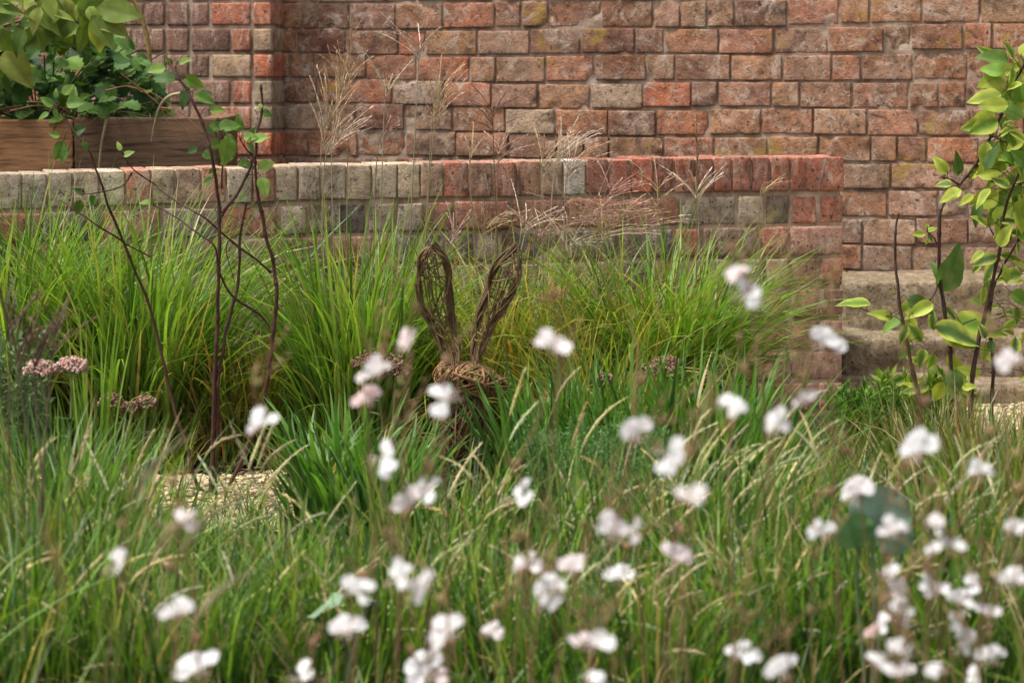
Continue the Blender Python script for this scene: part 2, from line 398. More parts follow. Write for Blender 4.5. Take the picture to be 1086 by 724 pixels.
# mortar bed with a rough face
us = np.arange(U0 - .05, U1 + .05, .02); zs = np.arange(.0, 2.15, .012)
Ug, Zg = np.meshgrid(us, zs, indexing='ij')
P3 = np.stack([Ug, Zg, 0 * Ug], -1).reshape(-1, 3)
dep = (-.0052 + .0018 * wob(P3, 14) + .0034 * wob(P3 + 7, 3.2) + .002 * wob(P3 + 3, 60)).reshape(Ug.shape)
V = WO + Ug[..., None] * WU + Zg[..., None] * np.array([0, 0, 1.]) + dep[..., None] * WN
n = len(zs); i = np.arange(len(us) - 1)[:, None] * n; jj = np.arange(n - 1)[None]
mb = MB(); mb.add(V, np.stack([i + jj, i + n + jj, i + n + jj + 1, i + jj + 1], -1).reshape(-1, 4)); mb.build('mortar', M_MORTAR, wall, WO)
mb = MB(); block(mb, WO, WU, WN, (U0 - .06, U1 + .06), (0, 2.2), (-.34, -.052), (.2, .13, .1), res=.4); mb.build('wall_core', M_MORTAR, wall, WO)
mb = MB()
u = U0 - .05
while u < U1: block(mb, WO, WU, WN, (u, u + .105), (2.2, 2.29), (-.36, .03), back_col(u, 2), res=.05); u += .113
mb.build('coping', M_BRICK, wall, WO)

# pier on the back wall (newer red brick)
pier = thing('brick_pier', 'neat bright red brick pier standing out from the old wall behind the timber planter', 'pier', WO)
pu1 = wall_u(288, 11.3); pu0 = wall_u(96, 11.3); mb = MB(); z = .3; row = 0
reds = [(.46, .125, .06), (.40, .11, .06), (.40, .15, .085), (.32, .09, .055)]
while z < 2.15:
    wid = pu1 - pu0
    cuts = [(p - 96) / 192 * wid for p in ((96, 135, 160, 189, 213, 263, 288) if row % 2 == 0 else (96, 120, 160, 189, 238, 263, 288))]
    cuts = [c for c in cuts if c <= wid + 1e-6]
    for a, b in zip(cuts[:-1], cuts[1:]):
        if b - a < .03: continue
        c = np.array(reds[rng.integers(4)]) * R(.85, 1.2)
        if a < .26: c = np.array([.17, .09, .07]) * R(.8, 1.2)  # left-hand bricks darkened: shade from the foliage painted into their colour
        elif R(0, 1) < .18: c = np.array([.36, .25, .16])
        elif R(0, 1) < .12: c = np.array([.24, .19, .13])
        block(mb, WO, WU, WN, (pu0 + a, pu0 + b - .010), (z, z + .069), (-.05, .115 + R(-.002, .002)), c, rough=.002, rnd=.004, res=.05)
    z += .0795; row += 1
mb.build('brickwork', M_REDBRICK, pier, WO)
mb = MB(); block(mb, WO, WU, WN, (pu0 + .004, pu1 - .014), (.05, 2.18), (.0, .109), (1.35, 1.2, 1.1), res=.05, rough=.002); mb.build('mortar', M_MORTAR, pier, WO)
mb = MB(); block(mb, WO, WU, WN, (pu0 - .03, pu1 + .03), (2.182, 2.26), (.04, .16), (.34, .13, .08), res=.06); mb.build('cap', M_REDBRICK, pier, WO)

# ------------------------------------------------------------------ low retaining wall with brick-on-edge coping
A = at(-40, 186, 9.27); B = at(895, 166, 9.70)
LU = nrm([B[0] - A[0], B[1] - A[1], 0]); LN = np.array([LU[1], -LU[0], 0.]); LO = np.array([B[0], B[1], 0.])
LLEN = np.linalg.norm((B - A)[:2]); TOPR, TOPL = B[2], A[2]
def ltop(u): return TOPR + (TOPL - TOPR) * min(1, (-u / LLEN)) ** 1.5
def lu(px): # u of pixel on the wall face
    a = (px - CX) / F; # solve LO + u*LU on ray
    return (a * LO[1] - LO[0]) / (LU[0] - a * LU[1]) if True else 0
low = thing('garden_wall', 'low retaining brick wall with an upright brick coping and a red end', 'wall', LO)
mb = MB(); mm = MB()
u = 0.0; first = True; UL = -3.2
while u > UL:
    px = 895 + u * 400
    wd = .150 if first else R(.050, .056) if px > 700 else R(.058, .068)
    if first: c = (.40, .125, .08)
    elif px > 640: c = [(.34, .10, .065), (.30, .09, .06), (.27, .10, .075), (.36, .13, .085)][rng.integers(4)]
    elif px > 470: c = [(.34, .12, .08), (.30, .16, .11), (.33, .22, .15), (.36, .12, .07)][rng.integers(4)]
    else: c = [(.45, .35, .25), (.46, .38, .29), (.35, .14, .09), (.36, .24, .17), (.50, .43, .34), (.36, .17, .11)][rng.integers(6)]
    if 612 < px < 636: c = (.56, .52, .48)
    t1 = ltop(u) + R(-.002, .002)
    block(mb, LO, LU, LN, (u - wd + .006, u), (t1 - .088, t1), (-.205, R(-.002, .002)), np.array(c) * R(.85, 1.12), rough=.0022, rnd=.0022, res=.025)
    u -= wd - .001; first = False
mb.build('coping', M_REDBRICK, low, LO)
mb = MB(); row = 0; zt = .101
lowpal = [(.13, .105, .095), (.2, .13, .10), (.27, .12, .085), (.30, .25, .2), (.10, .085, .08), (.33, .13, .085)]
while zt < .80:
    u = 0.0; q = 0
    while u > UL:
        endb = u > -.235
        if row % 2 == 0: wd = [.072, .075, .07][q] if endb and q < 3 else (.15 if R(0, 1) < .7 else .075)
        else: wd = .150 if q == 0 else (.085 if q == 1 else (.15 if R(0, 1) < .7 else .075))
        tz = ltop(u) - zt
        c = np.array([(.38, .15, .105), (.34, .16, .12), (.36, .2, .16)][rng.integers(3)]) if u > -.2 else np.array(lowpal[rng.integers(6)])
        if row == 0 and -.24 < u - wd * .5 < -.14: c = np.array([.09, .085, .07])
        block(mb, LO, LU, LN, (u - wd + .009, u), (tz - .073, tz), (-.20, R(-.003, .003)), c * R(.85, 1.12), rough=.003, rnd=.004, res=.03)
        u -= wd; q += 1
    zt += .082; row += 1
mb.build('brickwork', M_REDBRICK, low, LO)
block(mm, LO, LU, LN, (UL, -.006), (-.1, TOPR - .06), (-.195, -.005), (1, .95, .9), rough=.002, res=.08)
u = -.02
while u > UL:
    block(mm, LO, LU, LN, (u - .2, u), (TOPR - .075, ltop(u) - .004), (-.19, -.0045), (1, .95, .9), rough=.001, res=.08, rnd=.002); u -= .2
mm.build('mortar', M_MORTAR, low, LO)
# retained soil behind the low wall
mb = MB(); c1 = LO + LN * -.205; 
def onl(u, n, z): return LO + LU * u + LN * n + np.array([0, 0, z])
mb.add([onl(UL, -.19, .60), onl(-.01, -.19, .60), onl(-.01, -1.9, .60), onl(UL, -2.4, .60), onl(-.01, -.19, 0), onl(-.01, -1.9, 0)], [[0, 1, 2, 3], [1, 4, 5, 2]])
o = mb.build('raised_soil', M_SOIL); o['kind'] = 'structure'

# ------------------------------------------------------------------ stone steps
steps = thing('stone_steps', 'three worn stone garden steps beside the red end of the low wall', 'steps', at(990, 410, 9.75))
X_, Y_ = np.array([1., .0, 0]), np.array([0, -1., 0])
for (py, d, hgt, dp, px0, px1) in ((409, 9.75, .2, .34, 893, 1300), (357, 10.06, .2, .34, 893, 1300), (298, 10.37, .22, .50, 893, 1330)):
    mb = MB(); zt = zat(py, d); xx0 = xat(px0, d) + .006; xx1 = xat(px1, d)
    xm = xx0 + (xx1 - xx0) * R(.5, .62)
    block(mb, np.array([0, d, 0.]), X_, Y_, (xx0, xx1), (zt - hgt, zt), (-dp, 0), np.array([.95, .9, .85]) * R(.95, 1.05), rough=.010, rnd=.009, res=.02, freq=16, chips=9)
    mb.build('stone_step', M_STONE, steps, steps.location)

# ------------------------------------------------------------------ timber planter behind the low wall
D = 10.35; zt = zat(127, D); zb = .58
pl = thing('timber_planter', 'square edged brown timber planter box standing behind the low wall', 'planter', (xat(90, D), D, zb))
mb = MB(); x0, xm, x1 = xat(-260, D), xat(80, D), xat(232, D)
block(mb, np.array([0, D, 0.]), X_, Y_, (x0, xm - .002), (zb, zt), (-.07, 0), (.38, .20, .105), rough=.0015, rnd=.004, res=.1, freq=7); mb.build('board', M_WOOD, pl, pl.location)  # left board: lighter tone, the light on it is put into its colour
mb = MB(); block(mb, np.array([0, D, 0.]), X_, Y_, (xm + .002, x1), (zb, zt + .006), (-.07, .006), (.13, .08, .05), rough=.0015, rnd=.004, res=.1, freq=7); mb.build('board', M_WOOD, pl, pl.location)  # right board: darker tone, the shade on it is put into its colour
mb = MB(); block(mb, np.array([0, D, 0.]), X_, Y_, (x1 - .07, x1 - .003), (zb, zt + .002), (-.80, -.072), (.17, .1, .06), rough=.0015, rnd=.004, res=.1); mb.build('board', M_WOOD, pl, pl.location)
mb = MB(); block(mb, np.array([0, D, 0.]), X_, Y_, (x0, x1 - .072), (zb, zt - .02), (-.80, -.072), (.04, .03, .02), rough=.008, rnd=.01, res=.1); mb.build('soil', M_SOIL, pl, pl.location)

# ------------------------------------------------------------------ palettes (linear): weight, base, middle, tip
GB, YL, ST, OR = (.11, .19, .028), (.24, .22, .045), (.36, .28, .14), (.36, .13, .03)
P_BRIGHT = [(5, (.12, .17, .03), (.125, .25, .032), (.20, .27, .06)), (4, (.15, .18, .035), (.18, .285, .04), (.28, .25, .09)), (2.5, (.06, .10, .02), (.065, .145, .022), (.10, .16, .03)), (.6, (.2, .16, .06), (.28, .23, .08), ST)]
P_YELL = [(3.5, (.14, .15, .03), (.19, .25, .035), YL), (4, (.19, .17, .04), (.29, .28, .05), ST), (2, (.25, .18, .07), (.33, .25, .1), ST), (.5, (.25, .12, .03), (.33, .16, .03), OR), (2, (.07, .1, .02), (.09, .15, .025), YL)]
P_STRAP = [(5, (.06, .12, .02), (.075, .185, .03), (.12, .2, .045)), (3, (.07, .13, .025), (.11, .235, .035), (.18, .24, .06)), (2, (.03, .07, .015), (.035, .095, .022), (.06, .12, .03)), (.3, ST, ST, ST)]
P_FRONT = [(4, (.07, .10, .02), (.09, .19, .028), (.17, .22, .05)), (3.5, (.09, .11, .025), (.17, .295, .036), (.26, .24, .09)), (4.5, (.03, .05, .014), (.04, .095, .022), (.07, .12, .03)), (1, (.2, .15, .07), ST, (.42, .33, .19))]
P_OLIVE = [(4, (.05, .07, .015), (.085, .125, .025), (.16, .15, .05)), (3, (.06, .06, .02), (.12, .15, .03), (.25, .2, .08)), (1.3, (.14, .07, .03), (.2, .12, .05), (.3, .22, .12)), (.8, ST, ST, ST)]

G_ORN = 'ornamental grass clumps in the borders'
def clump(label, px, d, rad, pytop, n, pal, W, lean=(.18, .16), droop=(.3, 1.3), Lmin=.5, name='ornamental_grass', z0=.0, group=G_ORN, reach=1.12, cat='grass', **kw):
    x = xat(px, d); h = zat(pytop, d) - z0
    t = thing(name, label, cat, (x, d, z0), group)
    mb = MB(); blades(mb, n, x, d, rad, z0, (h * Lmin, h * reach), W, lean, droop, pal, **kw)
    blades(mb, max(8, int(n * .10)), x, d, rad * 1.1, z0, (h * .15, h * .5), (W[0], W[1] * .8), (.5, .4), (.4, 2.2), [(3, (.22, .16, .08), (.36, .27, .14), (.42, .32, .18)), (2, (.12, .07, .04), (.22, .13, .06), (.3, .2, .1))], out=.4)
    mb.build('leaf_blades', M_BLADE, t, (x, d, z0)); return t

def seed_head(t, bx, by, bz, tip, L=.075, w=.0066, col=(.68, .62, .42), stemcol=(.22, .24, .08), nod=.5, side=None):
    """a spike on a wiry stem, one part of its grass"""
    tip = np.asarray(tip, float); b = np.array([bx, by, bz]); H = tip - b
    side = nrm([R(-1, 1), R(-1, 1), 0]) if side is None else np.asarray(side, float)
    top = tip - nrm(H * np.array([.9, .9, 1]) + side * nod * .2) * L * .9
    P = path([b, b + H * .4 - side * .03 * abs(H[2]), lerp(b, top, .8) - side * .02, top], 12)
    mb = MB(); tube(mb, P, np.linspace(.0011, .0007, 12), np.asarray(stemcol) * R(.8, 1.2), 4)
    d0 = nrm(P[-1] - P[-2])
    ax = [top]; dd = d0 + side * nod * .12
    m = 14
    for k in range(m):
        dd = nrm(dd + side * nod * .07 + np.array([0, 0, -.05 * nod])); ax.append(ax[-1] + dd * L / m)
    ax = np.array(ax); s = np.linspace(0, 1, m + 1)
    rad = w * .5 * (np.sin(np.pi * (s * .93 + .05) ** .75) ** .9) * R(.7, 1.25, m + 1) + .0002
    c = np.asarray(col) * R(.7, 1.15) * np.array([R(.8, 1.05), R(.92, 1.05), R(.7, 1.1)])
    tube(mb, ax, rad * .6, c * R(.8, 1.1, (m + 1, 1)), 6)
    # spikelets
    nb = 60; u = R(0.02, .98, nb); idx = (u * m).astype(int); base = ax[idx] + (ax[np.minimum(idx + 1, m)] - ax[idx]) * ((u * m) - idx)[:, None]
    tg = nrm(np.gradient(ax, axis=0))[idx]; rv = nrm(np.cross(tg, rng.normal(size=(nb, 3))))
    rr = rad[idx][:, None]; tipv = base + tg * R(.006, .012, (nb, 1)) + rv * (rr * R(.9, 2.0, (nb, 1)) + R(0, .0012, (nb, 1))); pv = np.cross(tg, rv) * .0011
    V = np.stack([base + rv * rr * .5 - pv, base + rv * rr * .5 + pv, tipv], 1).reshape(-1, 3)
    mb.add(V, None, np.arange(nb * 3).reshape(-1, 3), np.repeat(c * R(.8, 1.3, (nb, 1)), 3, 0))
    o = mb.build('seed_head', M_SEED, t, t.location); return o

def plume(t, b, head, tip, n, L, spread, col, r=.0012, stemcol=(.2, .2, .06), hair=9, droop=.4, side=None):
    """open, silky plume: a stem from b to head, branches from head..tip axis"""
    b, head, tip = (np.asarray(v, float) for v in (b, head, tip))
    mb = MB(); P = path([b, lerp(b, head, .5) + np.array([R(-.02, .02), R(-.02, .02), 0]), head, tip], 18)
    tube(mb, P, np.linspace(.0022, .0007, 18), np.linspace(stemcol, np.asarray(col) * .7, 18), 5)
    axd = nrm(tip - head)
    for k in range(n):
        s = R(0, .75); o = lerp(head, tip, s); az = R(0, 6.283)
        a, c = np.array([1., 0, 0]), np.array([0, 1., 0]); out = a * math.cos(az) + c * math.sin(az)
        if side is not None: out = nrm(out + np.asarray(side))
        sp = spread * R(.4, 1.3); d = nrm(axd + out * sp); l = L * R(.55, 1.1) * (1 - .35 * s)
        Q = [o]; m = 9
        for q in range(m):
            d = nrm(d + out * .03 + np.array([0, 0, -droop * .09])); Q.append(Q[-1] + d * l / m)
        Q = np.array(Q); cc = np.asarray(col) * R(.7, 1.3)
        tube(mb, Q, np.linspace(r * .6, r * .55, m + 1), cc * .8, 4)
        for q in range(1, m + 1):
            for _ in range(hair // 3):
                dd = nrm(Q[q] - Q[q - 1]); rv = nrm(np.cross(dd, rng.normal(size=3)))
                p0 = lerp(Q[q - 1], Q[q], R(0, 1)); p1 = p0 + dd * R(.007, .012) + rv * R(.001, .0035); pv = np.cross(dd, rv) * .0013
                mb.add([p0 - pv, p0 + pv, p1], None, [[0, 1, 2]], cc * R(.8, 1.35))
    return mb.build('plume', M_PLUME, t, t.location)

# ------------------------------------------------------------------ grasses in front of the low wall
ZB = .05
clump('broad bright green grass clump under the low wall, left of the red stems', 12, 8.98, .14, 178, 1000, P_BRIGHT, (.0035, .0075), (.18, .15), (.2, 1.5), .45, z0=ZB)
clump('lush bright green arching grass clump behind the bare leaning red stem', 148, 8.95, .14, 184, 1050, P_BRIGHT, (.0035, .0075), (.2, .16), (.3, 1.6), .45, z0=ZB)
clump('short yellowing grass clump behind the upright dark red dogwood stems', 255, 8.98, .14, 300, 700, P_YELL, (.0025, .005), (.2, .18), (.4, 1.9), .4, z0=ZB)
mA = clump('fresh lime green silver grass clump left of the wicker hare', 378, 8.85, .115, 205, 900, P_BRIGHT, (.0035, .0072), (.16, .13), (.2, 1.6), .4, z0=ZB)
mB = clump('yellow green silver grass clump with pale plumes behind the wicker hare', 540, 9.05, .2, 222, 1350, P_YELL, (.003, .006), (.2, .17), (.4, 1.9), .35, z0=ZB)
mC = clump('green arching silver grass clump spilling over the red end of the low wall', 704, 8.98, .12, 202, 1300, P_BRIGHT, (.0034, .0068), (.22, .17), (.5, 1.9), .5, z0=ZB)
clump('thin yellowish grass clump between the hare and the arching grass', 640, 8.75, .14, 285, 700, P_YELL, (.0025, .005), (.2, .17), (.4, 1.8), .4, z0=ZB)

TAN, PINK, WHT = (.60, .46, .32), (.50, .32, .27), (.72, .62, .53)
def plumes(t, px0, d, lst):
    for (bx, hx, hy, tx, ty, n, L, sp, col) in lst:
        dd = d + R(-.12, .12)
        plume(t, at(bx, 440, dd)[:2].tolist() + [ZB], at(hx, hy, dd), at(tx, ty, dd - .02), n, L, sp, col)
plumes(mA, 378, 8.9, [(352, 340, 165, 352, 110, 20, .17, .35, TAN), (362, 352, 150, 366, 75, 16, .17, .3, TAN), (358, 345, 168, 372, 130, 14, .13, .5, WHT), (366, 370, 95, 374, 20, 7, .13, .5, TAN), (420, 444, 66, 447, 40, 9, .14, .95, WHT), (395, 408, 110, 412, 92, 10, .13, .5, WHT), (440, 459, 125, 467, 88, 13, .14, .3, TAN), (445, 460, 140, 470, 100, 10, .15, .45, TAN), (392, 400, 165, 412, 130, 5, .08, .3, PINK)])
plumes(mB, 540, 9.05, [(530, 523, 145, 524, 110, 12, .12, 1.0, (.24, .15, .13)), (540, 528, 175, 530, 150, 14, .13, 1.1, PINK), (560, 574, 200, 578, 150, 12, .14, .7, TAN), (575, 588, 180, 600, 150, 16, .14, .6, WHT), (590, 600, 195, 612, 160, 14, .13, .7, TAN), (610, 622, 232, 650, 214, 20, .17, 1.2, PINK), (600, 600, 240, 622, 225, 16, .16, 1.2, PINK), (640, 650, 240, 665, 220, 16, .15, 1.2, TAN), (560, 552, 250, 560, 230, 14, .14, 1.2, WHT), (500, 498, 180, 503, 150, 5, .09, .3, TAN), (570, 566, 262, 580, 240, 16, .16, 1.3, PINK), (620, 634, 255, 655, 236, 18, .17, 1.3, TAN), (660, 672, 250, 690, 232, 14, .15, 1.2, PINK), (600, 596, 270, 612, 250, 14, .15, 1.3, WHT), (630, 640, 215, 652, 196, 12, .13, 1.0, PINK), (480, 476, 262, 486, 240, 10, .12, 1.2, PINK), (520, 512, 250, 520, 228, 10, .13, 1.2, TAN)])
plumes(mC, 745, 9.0, [(742, 740, 216, 739, 195, 10, .13, .9, WHT), (705, 697, 222, 700, 190, 9, .12, .7, TAN), (800, 806, 210, 818, 192, 6, .1, .5, TAN), (735, 739, 185, 739, 120, 3, .04, .1, (.25, .16, .06))])

# ------------------------------------------------------------------ strap leaved clumps and middle planting
clump('dark green strap leaved clump between the gravel patch and the hare', 376, 7.45, .12, 415, 360, P_STRAP, (.007, .013), (.22, .18), (.2, 1.0), .45, name='strap_leaf_plant', group='strap leaved clumps along the path', cat='plant')
clump('fresh green strap leaved clump right of the hare, leaning upright', 596, 7.55, .11, 376, 330, P_STRAP, (.006, .011), (.16, .14), (.1, .7), .45, name='strap_leaf_plant', group='strap leaved clumps along the path', cat='plant')
clump('tall green strap leaved clump under the arching silver grass', 690, 7.5, .14, 362, 420, P_STRAP, (.006, .011), (.14, .12), (.1, .7), .45, name='strap_leaf_plant', group='strap leaved clumps along the path', cat='plant')
clump('wide green strap leaved clump in front of the red wall end', 758, 7.5, .12, 375, 380, P_STRAP, (.006, .011), (.2, .17), (.1, .9), .45, name='strap_leaf_plant', group='strap leaved clumps along the path', cat='plant')
clump('small tuft of upright bright blades beside the pink sedum', 95, 7.6, .03, 330, 45, P_BRIGHT, (.004, .007), (.06, .05), (.05, .3), .5)
clump('dark green thin leaved tuft below the pinkish brown sedum heads', 60, 7.0, .14, 440, 600, P_STRAP, (.004, .007), (.16, .14), (.1, .8), .45)
clump('olive green grass tuft with reddish stems under the variegated shrub', 1010, 7.75, .15, 405, 800, P_OLIVE, (.0025, .005), (.16, .15), (.2, 1.2), .4)
clump('olive grass tuft at the foot of the steps, right of all others', 1085, 7.3, .13, 415, 800, P_OLIVE, (.0025, .005), (.16, .15), (.2, 1.2), .4)

# front seed head grasses
HEADS = {}
def front(label, px, d, rad, pytop, n, heads, pal=P_FRONT, W=(.0022, .0054), lean=(.16, .17), droop=(.05, 1.0), name='seed_head_grass', azb=None):
    t = clump(label, px, d, rad, pytop - 45, int(n * .85), pal, W, lean, droop, .3, name=name, azb=azb)
    for (tx, ty, dx, L) in heads:
        dd = d + R(-rad, rad)
        tip = at(tx, ty, dd); b = at(px, pytop, d)
        seed_head(t, b[0] * .3 + tip[0] * .7 - dx * R(.0, .05), d + R(-rad, rad) * .5, 0.0, tip, L=L * R(.8, 1.35), side=nrm([dx, R(-.3, .3), .02]), nod=R(.0, .95) ** 1.5)
    return t
def rh(n_, x0, x1, y0, y1, L=.085, dx=1): return [(R(x0, x1), R(y0, y1), dx * R(.2, 1) * rng.choice([1, 1, 1, -.6]), L) for _ in range(int(n_ * 2.3))]
front('seed head grass with pale spikes rising over the gravel patch', 190, 6.6, .14, 585, 430, rh(7, 130, 300, 435, 520))
front('seed head grass spilling from beneath the strap leaved clump', 310, 6.3, .13, 570, 450, rh(5, 250, 390, 430, 560))
front('dense dark green seed head grass at the front beside the sedum', 70, 6.2, .16, 470, 700, rh(7, 0, 150, 450, 560))
front('seed head grass in front of the wicker hare', 470, 6.4, .16, 510, 650, [(545, 395, .3, .1), (553, 420, .5, .1), (600, 385, .1, .1), (488, 470, .3, .1)] + rh(13, 420, 560, 470, 600))
front('seed head grass beneath the fresh strap leaves, spikes upright', 640, 6.5, .14, 505, 650, [(637, 410, .1, .1), (605, 425, .1, .09), (664, 455, .1, .1), (690, 480, .1, .1)] + rh(14, 590, 720, 470, 600))
front('bright green seed head grass with many spikes leaning towards the steps', 780, 6.3, .18, 485, 1000, [(742, 425, .2, .1), (850, 400, .4, .09)] + rh(40, 700, 910, 430, 640, .105), azb=(.0, .5))
front('seed head grass around the blue green round leaf', 960, 6.0, .16, 520, 650, rh(14, 900, 1060, 470, 640))
front('seed head grass below the olive tuft, thick with pale spikes', 1060, 6.0, .14, 480, 600, rh(10, 1000, 1086, 450, 600))
front('low bright seed head grass in the middle of the front edge', 560, 5.8, .18, 590, 700, rh(20, 440, 680, 540, 700, .085))
front('low yellow green seed head grass on the front edge near paired blooms', 840, 5.8, .18, 575, 800, rh(10, 760, 930, 560, 700, .075))
front('low seed head grass on the front edge under the left blooms', 180, 5.7, .18, 590, 700, rh(10, 80, 300, 560, 700, .08))
front('low seed head grass on the front edge with grey round leaves', 390, 5.8, .16, 600, 600, rh(9, 310, 460, 570, 710, .08))
front('low seed head grass at the front corner below the dark tuft', 20, 5.7, .15, 560, 600, rh(8, 0, 90, 540, 690, .08))
front('low seed head grass on the front edge under crowded blooms', 1020, 5.7, .17, 565, 700, rh(12, 940, 1086, 560, 710, .08))
front('low grass with seed spikes between two front tufts, under single blooms', 700, 5.6, .16, 610, 600, rh(14, 620, 780, 560, 710, .085))
# two or three big blurred spikes close to the lens
t = thing('seed_head_grass', 'close blurred brown seed head grass spikes leaning over the gravel patch', 'grass', (xat(120, 3.4), 3.4, 0), G_ORN)
mb = MB(); blades(mb, 60, xat(120, 3.4), 3.4, .08, 0, (.2, .36), (.003, .005), (.2, .1), (.2, 1), P_FRONT); mb.build('leaf_blades', M_BLADE, t, t.location)
for (x, y, dx) in ((165, 452, 1), (180, 530, 1), (235, 590, 1), (60, 560, -.3), (215, 520, .8)):
    d = 3.4 + R(-.3, .3); seed_head(t, xat(110, 3.4) + R(-.05, .05), 3.4, 0, at(x, y, d), L=.075, w=.008, col=(.36, .28, .17), side=(dx, 0, 0), nod=.6)

# unbroken undergrowth between the clumps
mb = MB()
def fill(n, px0, px1, d0, d1, pytop, pal, W=(.002, .004)):
    for _ in range(n // 30):
        px, d = R(px0, px1), math.sqrt(R(d0 * d0, d1 * d1)); h = max(.07, (zat(pytop, d)) * R(.5, 1.15))
        blades(mb, 30, xat(px, d), d, .07, 0, (h * .5, h * 1.1), W, (.25, .2), (.2, 1.5), pal, segs=5)
fill(1200, -60, 150, 5.5, 7.6, 560, P_FRONT); fill(1700, 120, 340, 5.5, 6.8, 625, P_FRONT); fill(2700, 320, 880, 5.5, 7.3, 600, P_FRONT); fill(2000, 860, 1150, 5.5, 7.6, 570, P_OLIVE); fill(900, 120, 340, 6.8, 7.82, 560, P_FRONT)
fill(1500, -60, 1150, 5.0, 5.7, 700, P_FRONT); fill(3000, 850, 1110, 7.4, 8.6, 432, P_OLIVE); fill(900, 900, 1150, 8.6, 9.4, 420, P_OLIVE); fill(1000, 480, 800, 7.6, 8.3, 455, P_FRONT)
fill(450, -100, 820, 8.7, 9.15, 430, P_YELL); fill(2500, -900, 40, 4, 9, 520, P_FRONT); fill(2500, 1080, 2000, 4, 9, 520, P_FRONT)
for k in range(20):
    px = R(120, 345); d = rng.choice([R(7.65, 7.92), R(8.66, 8.84)], p=[.6, .4]); blades(mb, 16, xat(px, d), d, .03, .02, (.05, .16), (.002, .004), (.35, .25), (.2, 1.6), P_FRONT if d < 8.2 else P_YELL, segs=5)
o = mb.build('grass', M_BLADE); o['kind'] = 'stuff'

# ------------------------------------------------------------------ wicker hare
HD = 7.95
hare = thing('wicker_hare', 'brown woven willow hare sculpture with two tall open ears', 'sculpture', (xat(490, HD), HD, .02))
def hp(x, y, dy=0.0): return at(380 + x / 3.62, 240 + y / 3.62, HD + dy)
def rods(mb, P, n, spread, r, col, m=40):
    P = path(P, m); T = nrm(np.gradient(P, axis=0)); Aa = nrm(np.cross(T, [0.1, 1, .05])); Bb = np.cross(T, Aa); s = np.linspace(0, 1, m)
    for k in range(n):
        ph, f, ph2 = R(0, 6.28), R(6, 13), R(0, 6.28); a = ph + f * s * rng.choice([-1, 1])
        amp = spread * (.55 + .45 * np.sin(s * R(4, 9) + ph2))
        Qp = P + (np.cos(a) * amp)[:, None] * Aa + (np.sin(a) * amp * .9)[:, None] * Bb
        i0, i1 = (0, m) if R(0, 1) < .6 else sorted((int(R(0, m * .4)), int(R(m * .6, m))))
        c = np.asarray(col) * R(.6, 1.6)
        tube(mb, Qp[i0:i1], r * R(.7, 1.2), c, 5)
WK = np.array([.115, .073, .036])
def ear(L, Rr, tip, base, dy):
    mb = MB()
    out = [base] + L + [tip] + Rr[::-1] + [base]
    pts = [hp(x, y, dy + .02 * math.sin(i * .8)) for i, (x, y) in enumerate(out)]
    nl = len(L) + 2
    rods(mb, pts[:nl], 15, .0078, .0025, WK, 44); rods(mb, pts[nl - 1:], 15, .0078, .0025, WK, 44)
    Lp, Rp = path(pts[:nl], 40), path(pts[nl - 1:][::-1], 40)
    for k in range(26):                                   # lattice of thin rods across the ear
        a = int(R(8, 39)); b = int(np.clip(a + rng.normal(0, 9), 5, 39)); p, q = Lp[a], Rp[b]
        mid = (p + q) / 2 + np.array([R(-.006, .006), R(-.02, .01), R(-.006, .006)])
        tube(mb, path([p, mid, q], 9),   .0016 * R(.8, 1.4), WK * R(.8, 1.9), 5)
    for k in range(7):
        w_ = R(.2, .8); c = Lp * (1 - w_) + Rp * w_; i0, i1 = int(R(0, 8)), int(R(26, 40))
        c = c + np.c_[np.sin(np.linspace(0, R(4, 9), 40) + R(0, 6)) * .004, np.full(40, R(-.015, .01)), np.zeros(40)]
        tube(mb, c[i0:i1], .0014, WK * R(.7, 1.6), 5)
    mb.build('ear', M_WICKER, hare, hare.location)
ear([(345, 510), (295, 400), (248, 315), (232, 210), (240, 125)], [(385, 470), (370, 400), (352, 290), (345, 180), (328, 115)], (287, 72), (372, 545), -.02)
ear([(440, 455), (455, 370), (492, 255), (525, 160)], [(487, 450), (515, 375), (560, 305), (600, 230), (615, 150)], (610, 68), (455, 545), .03)
def wicker_egg(mb, c, ax, rot, n, r, m=34):
    """rods wound round an egg"""
    for k in range(n):
        nv = nrm(rng.normal(size=3) * np.array([1.5, 1, .7])); a = nrm(np.cross(nv, rng.normal(size=3))); b = np.cross(nv, a)
        off = R(-.55, .55); t0 = R(0, 6.28); t = np.linspace(t0, t0 + R(2.2, 6.2), m)
        S = np.sqrt(1 - off * off) * (np.cos(t)[:, None] * a + np.sin(t)[:, None] * b) + off * nv
        S = S * (1 + .05 * np.sin(t * R(3, 7) + R(0, 6)))[:, None] * R(.9, 1.04)
        Pp = (S * ax) @ rot.T + c; tube(mb, Pp, r * R(.7, 1.2), WK * R(.7, 1.9) * np.array([1.1, 1, .9]), 5)
def roty(a): return np.array([[math.cos(a), 0, math.sin(a)], [0, 1, 0], [-math.sin(a), 0, math.cos(a)]])
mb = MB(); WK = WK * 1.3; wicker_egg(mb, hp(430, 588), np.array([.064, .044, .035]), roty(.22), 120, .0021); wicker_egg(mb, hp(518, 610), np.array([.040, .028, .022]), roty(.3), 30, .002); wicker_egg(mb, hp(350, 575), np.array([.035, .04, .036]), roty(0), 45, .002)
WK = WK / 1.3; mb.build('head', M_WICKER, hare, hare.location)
mb = MB(); WK = WK * .6; c = hp(390, 700); wicker_egg(mb, c + np.array([0, .02, -.07]), np.array([.06, .06, .13]), roty(.15), 80, .0024); wicker_egg(mb, c + np.array([-.06, .03, -.16]), np.array([.13, .09, .10]), roty(0), 110, .0026)  # body rods dimmed: weaker light down here is put into the wicker colour
